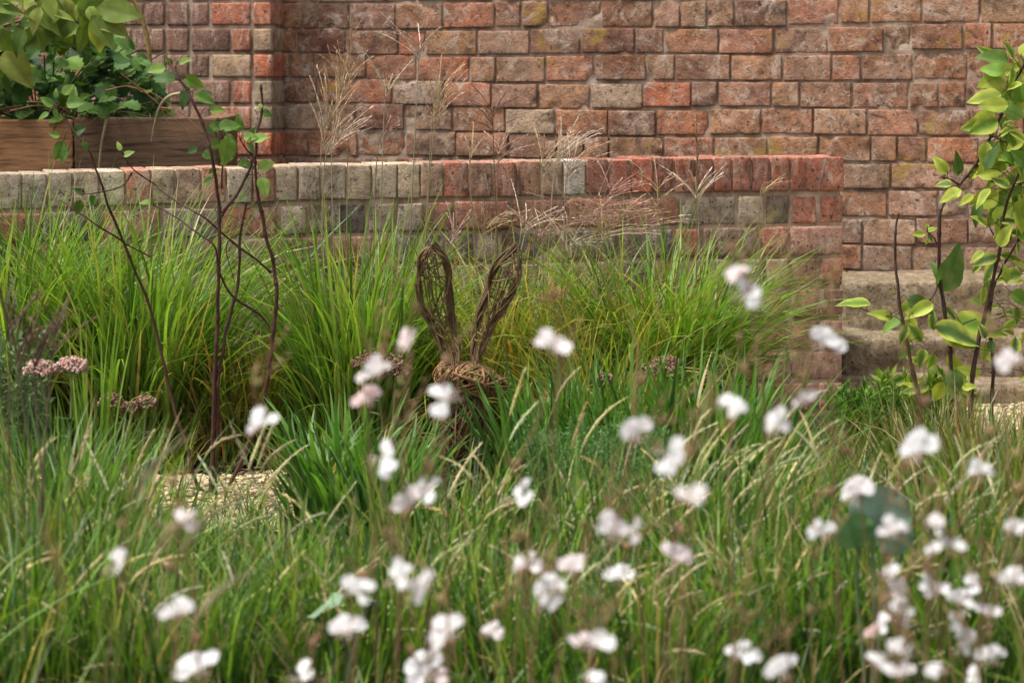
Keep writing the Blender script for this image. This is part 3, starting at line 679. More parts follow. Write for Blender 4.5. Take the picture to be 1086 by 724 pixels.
mb.build('body', M_WICKER, hare, hare.location); WK = WK / .6

# ------------------------------------------------------------------ red stemmed dogwood (left)
ALLP = []
def stems(mb, lst, d, r0, r1, col, jit=.004):
    for e in lst:
        pts, k, dd = e[0], e[1], (e[2] if len(e) > 2 else 0)
        P = path([at(x, y, d + dd + .03 * math.sin(x * .05)) for x, y in pts]); n = len(P)
        P = P + np.c_[wob(P, 60) * jit * .6, wob(P + 3, 60) * jit, 0 * P[:, 0]]
        P = path(P, n * 4); n *= 4; al = np.concatenate([[0], np.cumsum(np.linalg.norm(np.diff(P, axis=0), axis=1))])
        rr = np.linspace(r0, r1, n) * k * (1 + .10 * wob(P, 90)) * (1 + .45 * np.exp(-((al % .055) / .005) ** 2)); ALLP.append(P); tube(mb, P, rr, np.asarray(col) * R(.8, 1.2), 7)
dg = thing('dogwood_shrub', 'bare dark red dogwood stems with a few small green leaves near their tops', 'shrub', at(226, 524, 8.2))
RED = (.052, .018, .013); mb = MB()
stems(mb, [([(224, 522), (227, 418), (229.5, 362), (231, 299), (233, 230), (230, 204), (228, 179), (219, 146), (203, 105), (188, 80), (178, 66)], 1.0),
           ([(228, 524), (231, 423), (234, 385), (244, 335), (254, 280), (256, 247), (261, 215)], .95),
           ([(222, 548), (257, 487), (281, 412), (289, 357), (293, 321), (292, 299), (285, 263), (278, 230), (273, 204), (269, 169), (271, 159), (277, 115), (277, 90)], 1.05, -.03),
           ([(287, 352), (280, 338), (247, 313), (233, 288), (226, 260), (205, 244), (186, 230), (160, 216)], .6, -.03),
           ([(288, 289), (252, 260), (215, 230), (186, 213), (160, 193), (140, 178), (128, 160)], .5),
           ([(235, 229), (252, 204), (265, 179), (269, 163)], .8),
           ([(212, 520), (205, 498), (194, 460), (180, 414), (169, 364), (154, 313), (131, 256), (113, 213), (102, 180), (90, 153), (63, 118)], .8, .05),
           ([(131, 256), (105, 240), (79, 222), (62, 212)], .45, .05), ([(160, 272), (140, 262), (120, 250)], .4, .05),
           ([(140, 183), (128, 198), (100, 205), (85, 205)], .4), ([(235, 200), (236, 170), (232, 145)], .45), ([(256, 247), (240, 262), (247, 300)], .3), ([(269, 165), (262, 160), (255, 150)], .5)],
      8.2, .0052, .0026, RED)
mb.build('stems', M_TWIG, dg, dg.location)
mb = MB()
def pleaves(mb, lst, d, cols, edge=None, size=.045, ratio=.55, shape='ovate', jd=.06, fold=.25, twig=False, plain=0):
    """lst: (px,py base, angle deg in the picture, length px)"""
    SP_ = np.concatenate(ALLP) if twig else None
    for (x, y, ang, L) in lst:
        L *= R(.7, 1.2); b = at(x, y, d + R(-jd, jd)); a = math.radians(ang); dv = np.array([math.cos(a), R(-.45, .2), math.sin(a)])
        up = nrm(np.array([R(-.5, .5), R(-1, -.45), R(.1, .8)])); ln = L * d / F
        c = np.array(cols[rng.integers(len(cols))]) * R(.85, 1.2)
        if twig:
            q = SP_[np.argmin(np.linalg.norm(SP_ - b, axis=1))]
            if np.linalg.norm(q - b) < .16: tube(mb, path([q, lerp(q, b, .6) + np.array([0, 0, .012]), b], 7), .0010, (.10, .07, .03), 4)
        leaf(mb, b, dv, up, ln, ln * ratio * R(.75, 1.2), c, None if edge is None or R(0, 1) < plain else np.asarray(edge) * R(.85, 1.15), curl=R(.1, .9), fold=fold * R(.4, 1.6), shape=shape, wavy=.12)
GRN = [(.09, .18, .035), (.07, .145, .03), (.14, .23, .045), (.05, .10, .03), (.17, .26, .06)]
L1 = [(57, 112, 150, 16), (60, 105, 100, 15), (66, 100, 40, 18), (70, 110, 10, 20), (52, 120, 200, 15), (76, 108, 70, 16), (84, 104, 20, 15), (60, 116, 260, 16), (67, 150, 250, 20), (64, 144, 170, 12), (76, 142, 30, 14), (72, 160, 230, 14), (88, 150, 300, 10),
      (190, 68, 30, 16), (188, 78, 200, 18), (196, 82, 330, 22), (186, 84, 170, 20), (203, 90, 40, 14), (206, 100, 340, 22), (198, 95, 250, 20), (212, 100, 10, 14), (182, 70, 120, 14), (176, 72, 190, 18),
      (222, 118, 10, 18), (222, 139, 30, 24), (232, 136, 20, 22), (243, 145, 262, 30), (250, 148, 250, 28), (240, 142, 300, 26), (252, 140, 80, 18), (258, 145, 0, 20), (262, 152, 320, 18), (262, 150, 60, 16), (236, 150, 200, 22), (228, 142, 150, 20), (210, 158, 190, 18), (215, 162, 340, 18), (248, 168, 190, 14), (252, 172, 350, 18), (245, 160, 240, 18), (268, 150, 30, 16), (277, 116, 110, 10), (278, 118, 330, 14), (274, 180, 30, 18), (276, 188, 290, 20), (278, 196, 310, 16), (262, 172, 200, 14), (225, 190, 200, 12), (222, 184, 30, 12), (262, 208, 200, 8), (160, 216, 160, 12), (128, 160, 110, 14), (130, 166, 30, 12), (102, 208, 230, 14), (90, 206, 150, 12), (85, 212, 260, 16), (236, 232, 150, 14)]
L1 = [(x, y, a, L * 1.2) for x, y, a, L in L1]; pleaves(mb, L1, 8.2, GRN, None, ratio=.62, twig=True); mb.build('leaves', M_LEAF, dg, dg.location)

# ------------------------------------------------------------------ variegated dogwood (right)
ALLP = []
vg = thing('variegated_shrub', 'yellow edged green variegated dogwood with dark stems before the stone steps', 'shrub', at(1020, 450, 8.5))
BRN = (.05, .024, .018); mb = MB()
stems(mb, [([(978, 448), (974, 413), (968, 391), (959, 353), (952, 303), (949, 253), (953, 227)], .85),
           ([(1022, 470), (1015, 418), (1010, 397), (1006, 364), (1001, 330), (997, 297), (995, 237), (999, 218), (1018, 196), (1035, 174), (1051, 143), (1073, 96), (1086, 66)], .95),
           ([(1026, 475), (1032, 400), (1039, 358), (1046, 328), (1051, 303), (1059, 275), (1062, 256), (1066, 225), (1078, 190), (1095, 160)], 1.0, -.05),
           ([(1050, 470), (1053, 402), (1051, 364), (1050, 330), (1056, 300), (1072, 270), (1090, 240)], .8, .06),
           ([(1062, 256), (1054, 250), (1046, 236)], .5), ([(1051, 143), (1066, 150), (1085, 150)], .5), ([(1035, 174), (1050, 190), (1075, 200)], .5), ([(1018, 196), (1008, 190), (998, 188)], .4),
           ([(968, 391), (955, 340), (930, 335), (910, 325)], .35), ([(997, 297), (985, 320), (972, 330)], .4), ([(1006, 364), (1020, 345), (1035, 338)], .4), ([(995, 262), (990, 252), (984, 246)], .4)],
      8.5, .0062, .003, BRN)
mb.build('stems', M_TWIG, vg, vg.location)
VG = [(.14, .25, .035), (.11, .20, .035), (.26, .34, .045), (.08, .15, .04), (.30, .36, .05)]; VE = (.42, .46, .08)
L2 = [(1075, 62, 118, 26), (1055, 60, 150, 24), (1070, 66, 160, 30), (1072, 72, 190, 26), (1082, 60, 60, 26), (1078, 80, 240, 20), (1062, 100, 190, 34), (1064, 106, 215, 28), (1056, 122, 185, 30), (1058, 128, 200, 26), (1050, 130, 190, 28), (1054, 150, 245, 34), (1046, 150, 262, 28), (1052, 160, 270, 30), (1060, 145, 290, 34), (1068, 120, 0, 24), (1076, 110, 10, 26), (1082, 100, 200, 24), (1080, 135, 190, 26), (1085, 125, 150, 24), (1070, 140, 340, 28), (1086, 150, 200, 28), (1076, 96, 20, 22), (1084, 88, 190, 20),
      (1005, 184, 130, 20), (1016, 186, 95, 24), (1010, 196, 170, 24), (1020, 202, 200, 26), (1028, 190, 60, 22), (1036, 186, 20, 28), (1045, 180, 70, 26), (1060, 182, 95, 30), (1072, 176, 100, 28), (1050, 200, 230, 30), (1060, 206, 200, 30), (1072, 204, 220, 30), (1084, 196, 200, 30), (1040, 214, 250, 28), (1058, 222, 240, 30), (1078, 216, 230, 30), (1085, 210, 270, 26), (1032, 206, 215, 22), (1062, 196, 30, 28), (1076, 222, 300, 26), (1068, 212, 0, 22),
      (1048, 240, 140, 26), (1056, 238, 60, 30), (1066, 230, 260, 36), (1080, 235, 300, 30), (1060, 262, 70, 22), (1058, 272, 190, 22), (1060, 270, 350, 22), (1056, 278, 235, 22), (1070, 272, 330, 24), (1068, 300, 95, 24), (1072, 310, 330, 22), (1068, 330, 340, 22), (1060, 324, 190, 12), (1078, 250, 20, 24), (1084, 290, 190, 22), (1080, 340, 200, 18), (1078, 325, 280, 20),
      (984, 244, 100, 10), (984, 246, 30, 10), (982, 248, 180, 12), (984, 250, 320, 10), (985, 252, 250, 8), (948, 306, 270, 4),
      (924, 322, 172, 22), (946, 338, 155, 26), (956, 330, 30, 18), (962, 318, 340, 34), (966, 334, 260, 22), (956, 336, 210, 20), (998, 310, 65, 32), (996, 298, 100, 16), (990, 322, 200, 26), (1002, 326, 320, 14), (990, 346, 340, 34), (1010, 340, 350, 38), (1000, 352, 335, 30), (962, 344, 250, 16), (978, 362, 130, 16), (980, 370, 250, 20), (968, 366, 220, 16), (1004, 376, 310, 26), (990, 375, 260, 16), (1006, 392, 300, 22), (975, 385, 150, 14), (960, 400, 200, 16), (1000, 405, 250, 16), (1012, 402, 320, 20), (985, 408, 190, 18), (990, 350, 100, 16), (1020, 412, 20, 16), (1040, 398, 160, 18), (1000, 412, 340, 20), (970, 410, 160, 18)]
mb = MB(); L2 = [(x, y, a, L * (1.7 if 290 < y < 410 and x < 1042 else 1.25)) for x, y, a, L in L2] + [(R(1058, 1120), R(60, 240), R(0, 360), R(18, 34)) for _ in range(85)] + [(R(1040, 1110), R(235, 400), R(0, 360), R(16, 26)) for _ in range(34)]
pleaves(mb, L2, 8.5, VG, VE, ratio=.54, jd=.1, twig=True, plain=.4); mb.build('leaves', M_LEAF, vg, vg.location)

# ------------------------------------------------------------------ planting in the timber planter
pd = 10.55
lg = thing('leafy_shrub', 'dense dark green shrub of small lobed leaves filling the timber planter', 'shrub', (xat(70, pd), pd, .8))
mb = MB(); ms = MB()
for k in range(900):
    px = R(-160, 172); top = 92 - 70 * math.exp(-((px - 60) / 110) ** 2) + 40 * max(0, (px - 130) / 40) ** 2
    py = R(top, 132) if R(0, 1) < .8 else R(top, top + 25); d = pd + R(-.2, .45); b = at(px, py, d)
    c = np.array([(.045, .11, .03), (.07, .16, .03), (.10, .20, .035), (.03, .075, .028), (.15, .26, .045)][rng.choice(5, p=[.3, .28, .18, .16, .08])]) * R(.8, 1.2)
    L = R(.04, .075); leaf(mb, b, [R(-1, 1), R(-1, .3), R(-.6, .6)], [R(-.4, .4), R(-.9, -.1), .8], L, L * R(.9, 1.1), c, curl=R(.1, .8), fold=R(0, .3), shape='lobed', nl=12)
for k in range(40):
    px = R(-120, 160); d = pd + R(-.1, .3); a = at(40, 134, pd + .1); b = at(px + R(-25, 25), R(40, 110), d); tube(ms, path([a, lerp(a, b, .5) + R(-.02, .02, 3), b], 10), .0025, (.09, .11, .04), 5)
# the paler front sprays that hang over the board
for (x, y, ang, L) in [(100, 112, 190, 20), (104, 108, 20, 22), (112, 112, 250, 16), (128, 112, 200, 18), (132, 110, 350, 20), (138, 112, 180, 16), (118, 104, 90, 16), (137, 55, 130, 22), (140, 62, 320, 20), (148, 66, 350, 14)]:
    b = at(x, y, pd - .3); aa = math.radians(ang); leaf(mb, b, [math.cos(aa), -.4, math.sin(aa)], [0, -.5, .9], L * .0027, L * .0026, np.array((.10, .2, .045)) * R(.9, 1.15), curl=.4, shape='lobed', nl=12)
mb.build('leaves', M_LEAF, lg, lg.location); ms.build('stems', M_TWIG, lg, lg.location)

bs = thing('large_leaf_shrub', 'large ovate yellow green leaves drooping over the planter from a tall shrub', 'shrub', (xat(-120, 10.2), 10.42, .8))
mb = MB(); ms = MB(); dB = 10.2; root = np.array([xat(-120, 10.42), 10.5, .78])
for tgt in [(20, 20), (-40, -20), (60, 15), (95, -20), (100, 20), (-90, 40), (-30, 40), (0, -60), (60, -60), (-120, -60)]:
    e = at(tgt[0], tgt[1], dB + R(-.15, .2)); tube(ms, path([root, lerp(root, e, .35) + np.array([0, 0, .12]), lerp(root, e, .75) + np.array([0, 0, .06]), e], 18), np.linspace(.008, .002, 18), (.10, .09, .04), 6)
ms.build('stems', M_TWIG, bs, bs.location)
BL = [(60, 8, 250, 26), (66, 2, 280, 30), (34, 22, 300, 45), (26, 30, 240, 40), (68, 28, 262, 40), (76, 20, 320, 38), (88, 12, 345, 36), (96, 14, 340, 50), (104, -6, 320, 30), (2, 30, 290, 38), (6, 52, 305, 52), (-6, 44, 250, 40), (14, 16, 200, 34), (0, 4, 20, 30), (24, 4, 340, 34), (44, -4, 330, 30), (78, -4, 300, 26), (50, 26, 60, 14), (44, 14, 200, 30), (10, 0, 160, 30), (84, 4, 250, 24), (30, 12, 350, 30), (56, 14, 350, 26), (-10, 20, 330, 30), (18, 40, 260, 30)]
BL += [(R(-60, 105), R(-20, 30), R(190, 350), R(30, 50)) for _ in range(40)] + [(R(-170, 110), R(-90, 12), R(180, 360), R(26, 44)) for _ in range(80)] + [(R(-170, 0), R(0, 90), R(200, 340), R(26, 44)) for _ in range(70)]
BG = [(.16, .23, .045), (.2, .27, .05), (.11, .17, .035), (.26, .30, .07), (.08, .14, .03)]
pleaves(mb, BL, dB, BG, None, ratio=.52, jd=.2, fold=.35); mb.build('leaves', M_LEAF, bs, bs.location)
cs = thing('bare_stem', 'thick arching olive brown stem curving down into the planter', 'stem', at(160, 100, 10.5))
mb = MB(); tube(mb, path([at(162, 128, 10.5), at(160, 85, 10.5), at(157, 45, 10.5), at(149, 15, 10.5), at(136, -6, 10.5), at(112, -28, 10.5), at(80, -40, 10.5)], 30), np.linspace(.0075, .005, 30), (.22, .16, .05), 8)
mb.build('stalk', M_TWIG, cs, cs.location)
rg = thing('bronze_grass', 'wispy red and bronze grass blades arching out of the planter', 'grass', at(170, 125, 10.28))
mb = MB()
for (pts, c) in [([(128, 78), (150, 95), (170, 112), (195, 135), (205, 150)], (.33, .13, .07)), ([(135, 92), (160, 98), (185, 115), (215, 140)], (.36, .15, .08)), ([(170, 112), (178, 130), (192, 150)], (.34, .12, .07)), ([(30, 108), (55, 110), (75, 120)], (.3, .12, .06)), ([(170, 114), (190, 118), (210, 135)], (.38, .2, .08)), ([(10, 118), (40, 112), (60, 116)], (.25, .1, .05)), ([(112, 96), (140, 92), (168, 108)], (.32, .12, .07))]:
    tube(mb, path([at(x, y, 10.2) for x, y in pts], 14), np.linspace(.0022, .0009, 14), c, 4)
for k in range(30):
    x = R(-20, 180); tube(mb, path([at(x, 132, 10.5), at(x + R(-10, 10), 118, 10.4), at(x + R(-40, 40), R(105, 135), 10.27)], 10), .0012, np.array((.2, .13, .06)) * R(.6, 1.4), 4)
tube(mb, path([at(160, 150, 10.25), at(168, 116, 10.25), at(180, 102, 10.25), at(196, 99, 10.25)], 14), np.linspace(.002, .006, 14), (.4, .33, .2), 6)
tube(mb, path([at(104, 185, 10.25), at(108, 150, 10.25), at(116, 116, 10.25)], 14), np.linspace(.002, .005, 14), (.4, .33, .2), 6)
mb.build('blades', M_PLUME, rg, rg.location)

# ------------------------------------------------------------------ fine leaved plants, sedum, round leaves
def fine_plant(label, px, d, rad, pytop, nst, col, nl, L, mat=M_GREY, name='fine_leaf_plant', cat='plant', lw=.0022):
    x = xat(px, d); t = thing(name, label, cat, (x, d, 0)); mb = MB(); h = zat(pytop, d)
    for k in range(nst):
        a = R(0, 6.28); r = rad * math.sqrt(R(0, 1)); b = np.array([x + r * math.cos(a) * .5, d + r * math.sin(a) * .5, 0]); e = np.array([x + r * math.cos(a), d + r * math.sin(a), h * R(.65, 1.05)])
        P = path([b, lerp(b, e, .5) + R(-.015, .015, 3), e], 12); c = np.asarray(col) * R(.75, 1.25); tube(mb, P, np.linspace(.0016, .0007, 12), c * .8, 4)
        u = R(.15, 1, nl); i = np.minimum((u * 11).astype(int), 10); p = P[i] + (P[i + 1] - P[i]) * (u * 11 - i)[:, None]
        dv = nrm(nrm(P[i + 1] - P[i]) * .9 + rng.normal(0, .6, (nl, 3))); l = R(.6, 1.2, (nl, 1)) * L; sv = nrm(np.cross(dv, rng.normal(size=(nl, 3)))) * lw
        V = np.stack([p, p + dv * l * .5 - sv, p + dv * l, p + dv * l * .5 + sv], 1).reshape(-1, 3)
        mb.add(V, np.arange(nl * 4).reshape(-1, 4), None, np.repeat(c * R(.7, 1.35, (nl, 1)), 4, 0))
    mb.build('foliage', mat, t, t.location); return t
fine_plant('grey green lavender like bush beside the pink sedum heads', 12, 7.3, .09, 352, 80, (.15, .215, .085), 110, .018)
fine_plant('feathery soft green plant right of the wicker hare', 630, 7.15, .17, 448, 180, (.12, .23, .08), 150, .014, M_LEAF, 'feathery_plant', lw=.0012)
fine_plant('small leafy green plant at the foot of the stone steps', 915, 8.6, .09, 412, 60, (.09, .19, .03), 70, .03, M_LEAF, 'leafy_plant', lw=.004)

fine_plant('small yellow green leafy plant between the variegated stems and the steps', 985, 8.75, .12, 402, 70, (.15, .24, .03), 60, .035, M_LEAF, 'leafy_plant', lw=.005)
def sedum(label, px, d, heads, cols):
    x = xat(px, d); t = thing('sedum', label, 'flower', (x, d, .02), 'sedum plants among the grasses'); mb = MB()
    for (hx, hy, w) in heads:
        p = at(hx, hy, d + R(-.03, .03)); b = np.array([x + R(-.03, .03), d + R(-.03, .03), .02]); Pm = path([b, lerp(b, p, .6) + R(-.01, .01, 3), p - np.array([0, 0, .012])], 10)
        tube(mb, Pm, np.linspace(.0035, .0025, 10), (.16, .19, .07), 6)
        for k in range(7):
            q = Pm[int(R(1, 8))]; a = R(0, 6.28); leaf(mb, q, [math.cos(a), math.sin(a), .5], [0, 0, 1], R(.03, .05), R(.015, .022), np.array((.09, .15, .07)) * R(.8, 1.2), curl=.4, nl=6)
        hm = MB(); wm = w * d / F
        for k in range(340):
            r = math.sqrt(R(0, 1)); a = R(0, 6.28); dz = (1 - r * r) * .3 * wm * .5 - (.25 * wm * R(0, .5)) + .008 * math.sin(r * 9 + 3 * a)
            c = np.array(cols[rng.integers(len(cols))]) * R(.7, 1.3); k_ = R(.003, .0058)
            rock(hm, p + np.array([r * math.cos(a) * wm * .5, r * math.sin(a) * wm * .5, dz]), (k_, k_, k_), c, .3)
        for k in range(18):
            a = R(0, 6.28); r = R(.2, .9); tube(hm, np.array([p - np.array([0, 0, .018]), p + np.array([r * math.cos(a) * wm * .5, r * math.sin(a) * wm * .5, 0])]), .0009, (.22, .2, .1), 4)
        hm.build('flower_head', M_SEED, t, t.location)
    mb.build('stems', M_LEAF, t, t.location)
SPK, SBR = [(.60, .38, .34), (.66, .46, .42), (.50, .28, .24), (.72, .56, .52)], [(.26, .16, .10), (.34, .22, .15), (.42, .24, .2), (.2, .13, .08)]
sedum('pale pink flat topped sedum beside the grey green bush', 62, 7.05, [(42, 390, 34), (76, 387, 36)], SPK)
sedum('brownish pink sedum with three small heads near the leaning red stem', 138, 7.8, [(117, 424, 28), (138, 432, 20), (155, 427, 24)], SBR)
sedum('brown seeded sedum head beside the left ear of the hare', 405, 7.9, [(400, 382, 56), (420, 392, 36)], SBR)
sedum('dusky pink sedum heads low under the arching silver grass', 705, 8.0, [(706, 385, 34), (690, 392, 26), (640, 402, 20)], SBR)

def round_leaves(label, px, d, lst):
    x = xat(px, d); t = thing('round_leaf_plant', label, 'plant', (x, d, 0), 'round leaved grey green plants'); ms = MB()
    for (lx, ly, w, up, c) in lst:
        mb = MB(); p = at(lx, ly, d + R(-.05, .05)); L = w * d / F; dv = np.array([R(-.3, .3), -.25, .35 + .6 * up])
        leaf(mb, p - nrm(dv) * L * .5, dv, [R(-.3, .3), -.75, .5 if up > 0 else 1.6], L, L * 1.05, c, curl=.35, fold=.12, shape='round', nl=14, wavy=.12); mb.build('leaf', M_GREY, t, t.location)
        tube(ms, path([(x, d, 0), lerp((x, d, 0), p, .6) + np.array([0, .02, 0]), p - nrm(dv) * L * .46], 8), .003, (.12, .18, .09), 6)
    ms.build('stems', M_LEAF, t, t.location)
BGc = (.15, .23, .17)
round_leaves('large blue green round leaf among grass below the stone steps', 925, 5.45, [(934, 543, 66, .8, (.19, .29, .22)), (905, 562, 44, .3, (.12, .25, .09)), (950, 572, 40, .3, (.14, .24, .15))])
round_leaves('low grey green round leaves below the strap leaved clump', 360, 5.6, [(345, 641, 48, -.3, (.17, .26, .17)), (388, 633, 40, -.3, (.19, .28, .18)), (372, 668, 40, -.4, (.15, .24, .14))])

# purplish wispy plume close on the left
d = 6.0; t = thing('bronze_plume_grass', 'blurred purple brown grass plumes in front of the grey green bush', 'grass', (xat(30, d), d, 0))
mb = MB(); blades(mb, 120, xat(30, d), d, .05, 0, (.2, .4), (.003, .005), (.15, .1), (.2, .9), P_OLIVE); mb.build('leaf_blades', M_BLADE, t, t.location)
for (bx, hx, hy, tx, ty, n, L, sp) in [(30, 36, 395, 40, 300, 10, .10, .8), (20, 10, 360, 4, 320, 7, .09, .8), (45, 55, 380, 62, 330, 9, .10, 1.0), (50, 20, 400, 14, 350, 8, .10, 1.0)]:
    plume(t, (xat(bx, d), d, 0), at(hx, hy, d), at(tx, ty, d), n, L, sp, (.20, .12, .10), r=.0022, stemcol=(.2, .13, .1), hair=12, droop=-.1, side=(.4, 0, 0))

# ------------------------------------------------------------------ gaura
G_GAU = 'white gaura blooms on wiry stems'
PW, PP = np.array([.90, .92, .955]), np.array([.80, .52, .52])
def gaura(label, blooms, d=None, lean=None):
    d = d if d else R(3.6, 4.3)
    x0, y0 = blooms[0][0], max(b[1] for b in blooms)
    root = np.array([xat(x0, d) + (lean if lean is not None else R(-.10, .10)), d + R(-.05, .1), 0])
    t = thing('gaura_stem', label, 'flower', root, G_GAU)
    pts = sorted([at(b[0], b[1], d + R(-.015, .015)) for b in blooms], key=lambda p: p[2])
    tip = pts[-1] + np.array([R(-.02, .02), 0, R(.02, .05)])
    P = path([root, lerp(root, pts[0], .45) + R(-.025, .025, 3) * np.array([1, 1, 0])] + [p + np.array([R(-.006, .006), .012, 0]) for p in pts] + [tip], 26)
    ms = MB(); tube(ms, P, np.linspace(.0016, .0008, 26), np.linspace((.22, .15, .07), (.33, .2, .12), 26), 5)
    for k in range(4):                                       # lance leaves and spent side shoots
        q = P[int(R(5, 18))]; a = R(0, 6.28); leaf(ms, q, [math.cos(a), math.sin(a), .4], [0, 0, 1], R(.025, .045), R(.005, .008), np.array((.10, .13, .05)) * R(.7, 1.3), nl=6, shape='lance')
    bm_ = ms
    for k in range(3):                                       # wiry side shoots carrying buds and seed pods
        q = P[int(R(14, 24))]; e = q + np.array([R(-.05, .05), R(-.03, .03), R(.03, .08)]); S = path([q, lerp(q, e, .5) + R(-.006, .006, 3), e], 10); tube(bm_, S, np.linspace(.0011, .0006, 10), (.30, .19, .11), 5)
        for _ in range(4):
            g = S[int(R(4, 10))]; h = g + np.array([R(-.006, .006), R(-.006, .006), R(.003, .010)]); tube(bm_, path([g, lerp(g, h, .5), h], 5), [.0006, .0012, .0014, .0011, .0004], np.array([(.40, .32, .15), (.40, .27, .15), (.36, .33, .13)][rng.integers(3)]), 6)
    ms.build('stem', M_LEAF, t, t.location); bm_ = MB()
    for k in range(6):                                       # buds crowding the tip
        s = R(.82, 1); q = P[int(s * 25)]; a = R(0, 6.28); e = q + np.array([math.cos(a) * .006, math.sin(a) * .006, R(.004, .012)])
        c = np.array([(.46, .33, .18), (.48, .30, .22), (.40, .36, .16)][rng.integers(3)]); tube(bm_, path([q, lerp(q, e, .5), e], 5), [.0006, .0017, .0021, .0016, .0004], c, 6)
    bm_.build('buds', M_PETAL, t, t.location)
    for b in blooms:
        size = b[2] if len(b) > 2 else 1.0; pk = b[3] if len(b) > 3 else .03; size *= .78 if b[0] > 915 and b[1] > 540 else 1
        c = at(b[0], b[1], d) ; mb = MB(); fa = R(-1.0, .2); face = nrm([math.sin(fa), -math.cos(fa), R(.25, 1.0)]); ro = rng.normal(0, .75); upv = nrm(np.array([math.sin(ro), 0, math.cos(ro)]))
        upv = nrm(upv - face * (upv @ face)); sdv = np.cross(upv, face); L = .0184 * size * d / 3.5
        ctr = c - upv * L * .35
        for a in (-1.35, -.5, .5, 1.4):
            a += R(-.35, .35); dv = nrm(upv * math.cos(a) + sdv * math.sin(a) + face * R(.0, .45))
            col = PW * (1 - pk) + PP * pk; leaf(mb, ctr, dv, face, L * R(.85, 1.35), L * R(.62, .95), col, None, curl=R(-.2, .9), fold=R(.0, .3), shape='petal', nl=9, wavy=.25)
        ob = mb.build('blossom', M_PETAL, t, t.location)
        mb = MB()
        for k in range(8):
            a = R(-.7, .7); dv = nrm(-upv * math.cos(a) + sdv * math.sin(a) + face * R(.3, .9)); e = ctr + dv * L * R(.7, 1.0)
            tube(mb, path([ctr, lerp(ctr, e, .5) + face * .001, e], 5), .0003, (.75, .66, .62), 4); rock(mb, e, (.0011, .0011, .0024), (.5, .25, .16))
        mb.build('stamens', M_PETAL, ob, t.location)
        mb = MB(); q = P[np.argmin(np.linalg.norm(P - ctr, axis=1))]; tube(mb, path([q, lerp(q, ctr, .5) + R(-.002, .002, 3), ctr], 6), [.0007, .0010, .0013, .0014, .0012, .0007], (.52, .33, .26), 6); mb.build('calyx', M_PETAL, ob, t.location)
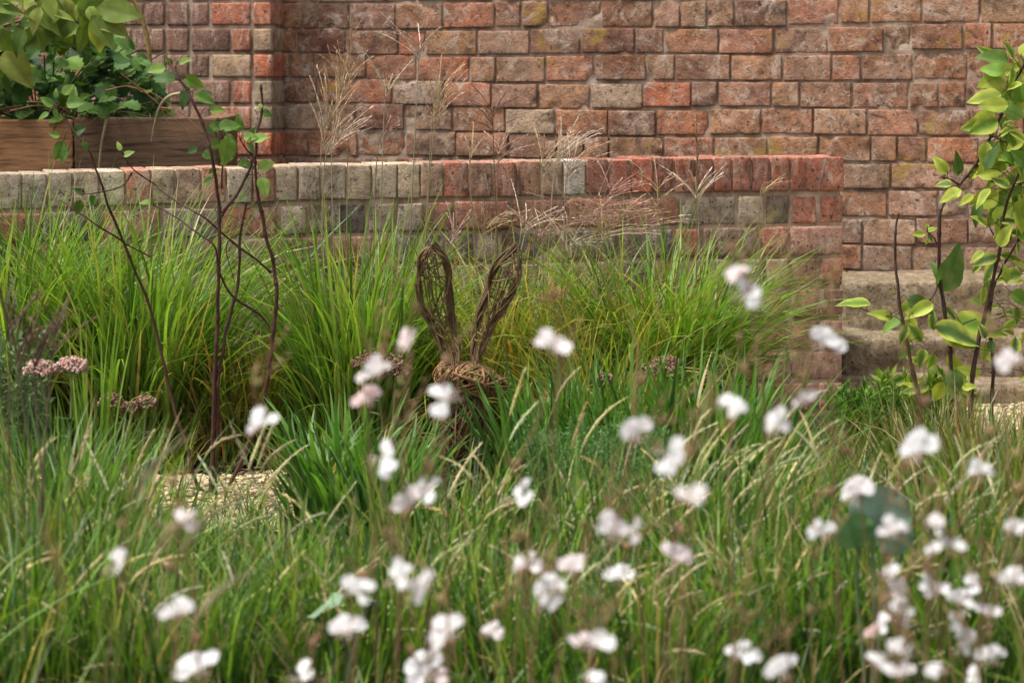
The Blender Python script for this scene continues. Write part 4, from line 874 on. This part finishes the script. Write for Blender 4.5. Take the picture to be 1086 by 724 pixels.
GA = [
 ('tall pair of blurred white gaura blooms in front of the arching silver grass', [(780, 287, .8, .35), (797, 310, 1.15)]),
 ('single white gaura bloom against the lower red end of the low wall', [(877, 357, 1.1)]),
 ('single white gaura bloom before the variegated shrub stems, highest on that side', [(1066, 382, .95, .2)]),
 ('white and pink gaura bloom right of the hare, nearest the hare ears', [(590, 362, 1.15, .22)]),
 ('small pinkish gaura bloom touching the left ear of the hare', [(436, 360, .9, .45)]),
 ('fading pink gaura pair over the brown sedum head', [(397, 391, .95, .2), (388, 417, 1, .7)]),
 ('bright white gaura bloom right in front of the chest of the hare', [(466, 425, 1.1)]),
 ('white gaura bloom beside the dark red stems, above the pale gravel', [(275, 446, 1.0)]),
 ('single white gaura bloom among the wide strap leaved clump', [(780, 429, .95)]),
 ('white gaura pair joined by a pink bud, below the low wall end', [(825, 443, 1, .1), (852, 423, .85, .1)]),
 ('white gaura bloom over the tops of the feathery plant', [(670, 452, 1, .1)]),
 ('larger white gaura bloom just right of the feathery plant', [(714, 488, 1.1)]),
 ('large white gaura bloom above the blue green round leaf, below the shrub', [(974, 470, 1.3)]),
 ('small white gaura bloom over the olive grass, right of the largest bloom', [(1041, 495, .75)]),
 ('wide white gaura bloom touching the top of the blue green round leaf', [(912, 514, 1.15, .2)]),
 ('narrow white gaura bloom left of the blue green round leaf', [(866, 560, .85)]),
 ('white gaura bloom in front of the strap leaved clump beside the hare', [(413, 484, 1.05)]),
 ('white gaura pair, one slightly pink, below the hare body', [(458, 514, 1.15), (430, 531, 1, .25)]),
 ('broad white gaura bloom alone between hare and feathery plant', [(555, 525, 1.1)]),
 ('white gaura bloom pair side by side below the feathery plant', [(652, 557, 1, .1), (674, 561, .9, .2)]),
 ('faint blurred white gaura bloom right of the feathery plant, below the larger one', [(738, 523, .9, .25)], 3.0),
 ('pinkish white gaura bloom below the broad lone bloom', [(558, 594, 1, .2)]),
 ('small pinkish gaura bloom left of the lone round one, above a double bloom', [(610, 598, .85, .3)]),
 ('double white gaura bloom stacked one over the other in the front middle', [(580, 617, 1.05), (588, 637, .95)]),
 ('small round white gaura bloom under the side by side pair', [(661, 607, .9)]),
 ('small pink and white gaura bloom between two seed head grasses', [(718, 587, .9, .3)]),
 ('white gaura bloom nearest the left border, over dark grass', [(130, 592, 1.05, .12)]),
 ('pale pink gaura bloom just below the gravel patch', [(196, 549, 1, .3)]),
 ('white gaura bloom with pink calyx, directly above the lowest left one', [(186, 643, .95, .1)]),
 ('lowest left white gaura bloom, wide with ragged petals', [(206, 703, 1.25)]),
 ('two white gaura blooms one below the other near grey round leaves', [(384, 624, 1.0), (370, 661, 1.05, .1)]),
 ('touching white gaura pair beside the grey round leaves', [(426, 608, .95), (447, 618, .95, .15)]),
 ('ragged white gaura bloom below the touching pair', [(471, 666, 1.15, .15)]),
 ('tiny round pinkish gaura bloom right of the ragged one', [(525, 668, .7, .25)]),
 ('white gaura bloom with small faded neighbour, front middle', [(637, 679, 1.05, .1), (615, 676, .7, .35)]),
 ('white gaura bloom cut by the lower frame edge, in the middle', [(634, 719, .85)]),
 ('white gaura bloom with pink neighbour cut by the lower frame edge', [(445, 706, 1.2), (467, 716, .9, .4)]),
 ('white gaura bloom cut by the lower frame edge under grey round leaves', [(327, 714, 1.05)]),
 ('round white gaura bloom near the lower edge, left one of two', [(791, 690, 1.0)]),
 ('white gaura bloom at the lower edge, right one of two', [(827, 706, 1.05)]),
 ('blurred white gaura bloom overlapping the blue green round leaf', [(948, 557, 1.1, .1)]),
 ('cluster of three white gaura blooms right of the blue green leaf', [(995, 553, 1.0, .2), (990, 581, .9), (1012, 575, .9)]),
 ('white gaura pair centred below the cluster of three', [(982, 620, .95), (997, 622, .95)]),
 ('column of four white gaura blooms below the blue green leaf', [(947, 604, .95), (952, 624, .95, .3), (955, 642, .9), (958, 650, .85)]),
 ('white gaura bloom with pink bud left under the column of four', [(936, 660, .9), (924, 670, .7, .8)]),
 ('two low white gaura blooms under the column of four', [(955, 683, .95), (936, 701, 1.1)]),
 ('dense column of five white gaura blooms, fullest of all the stems', [(1022, 633, 1.1), (1032, 622, 1), (1016, 657, 1), (1026, 672, .95), (1024, 684, .85)]),
 ('narrow white gaura bloom beside the densest column', [(1048, 645, .95, .1)]),
 ('low white gaura pair in the lower right corner', [(1050, 690, 1), (1033, 715, 1)]),
 ('white gaura bloom at the right frame edge, upper one', [(1078, 556, .8, .1)]),
 ('white gaura bloom at the right frame edge, lower one', [(1076, 610, 1.0, .1), (1087, 612, .9)]),
 ('small pinkish gaura blooms at the lower edge, between larger low ones', [(960, 708, .8, .3), (990, 711, .85, .1)]),
]
for g in GA: gaura(*g)
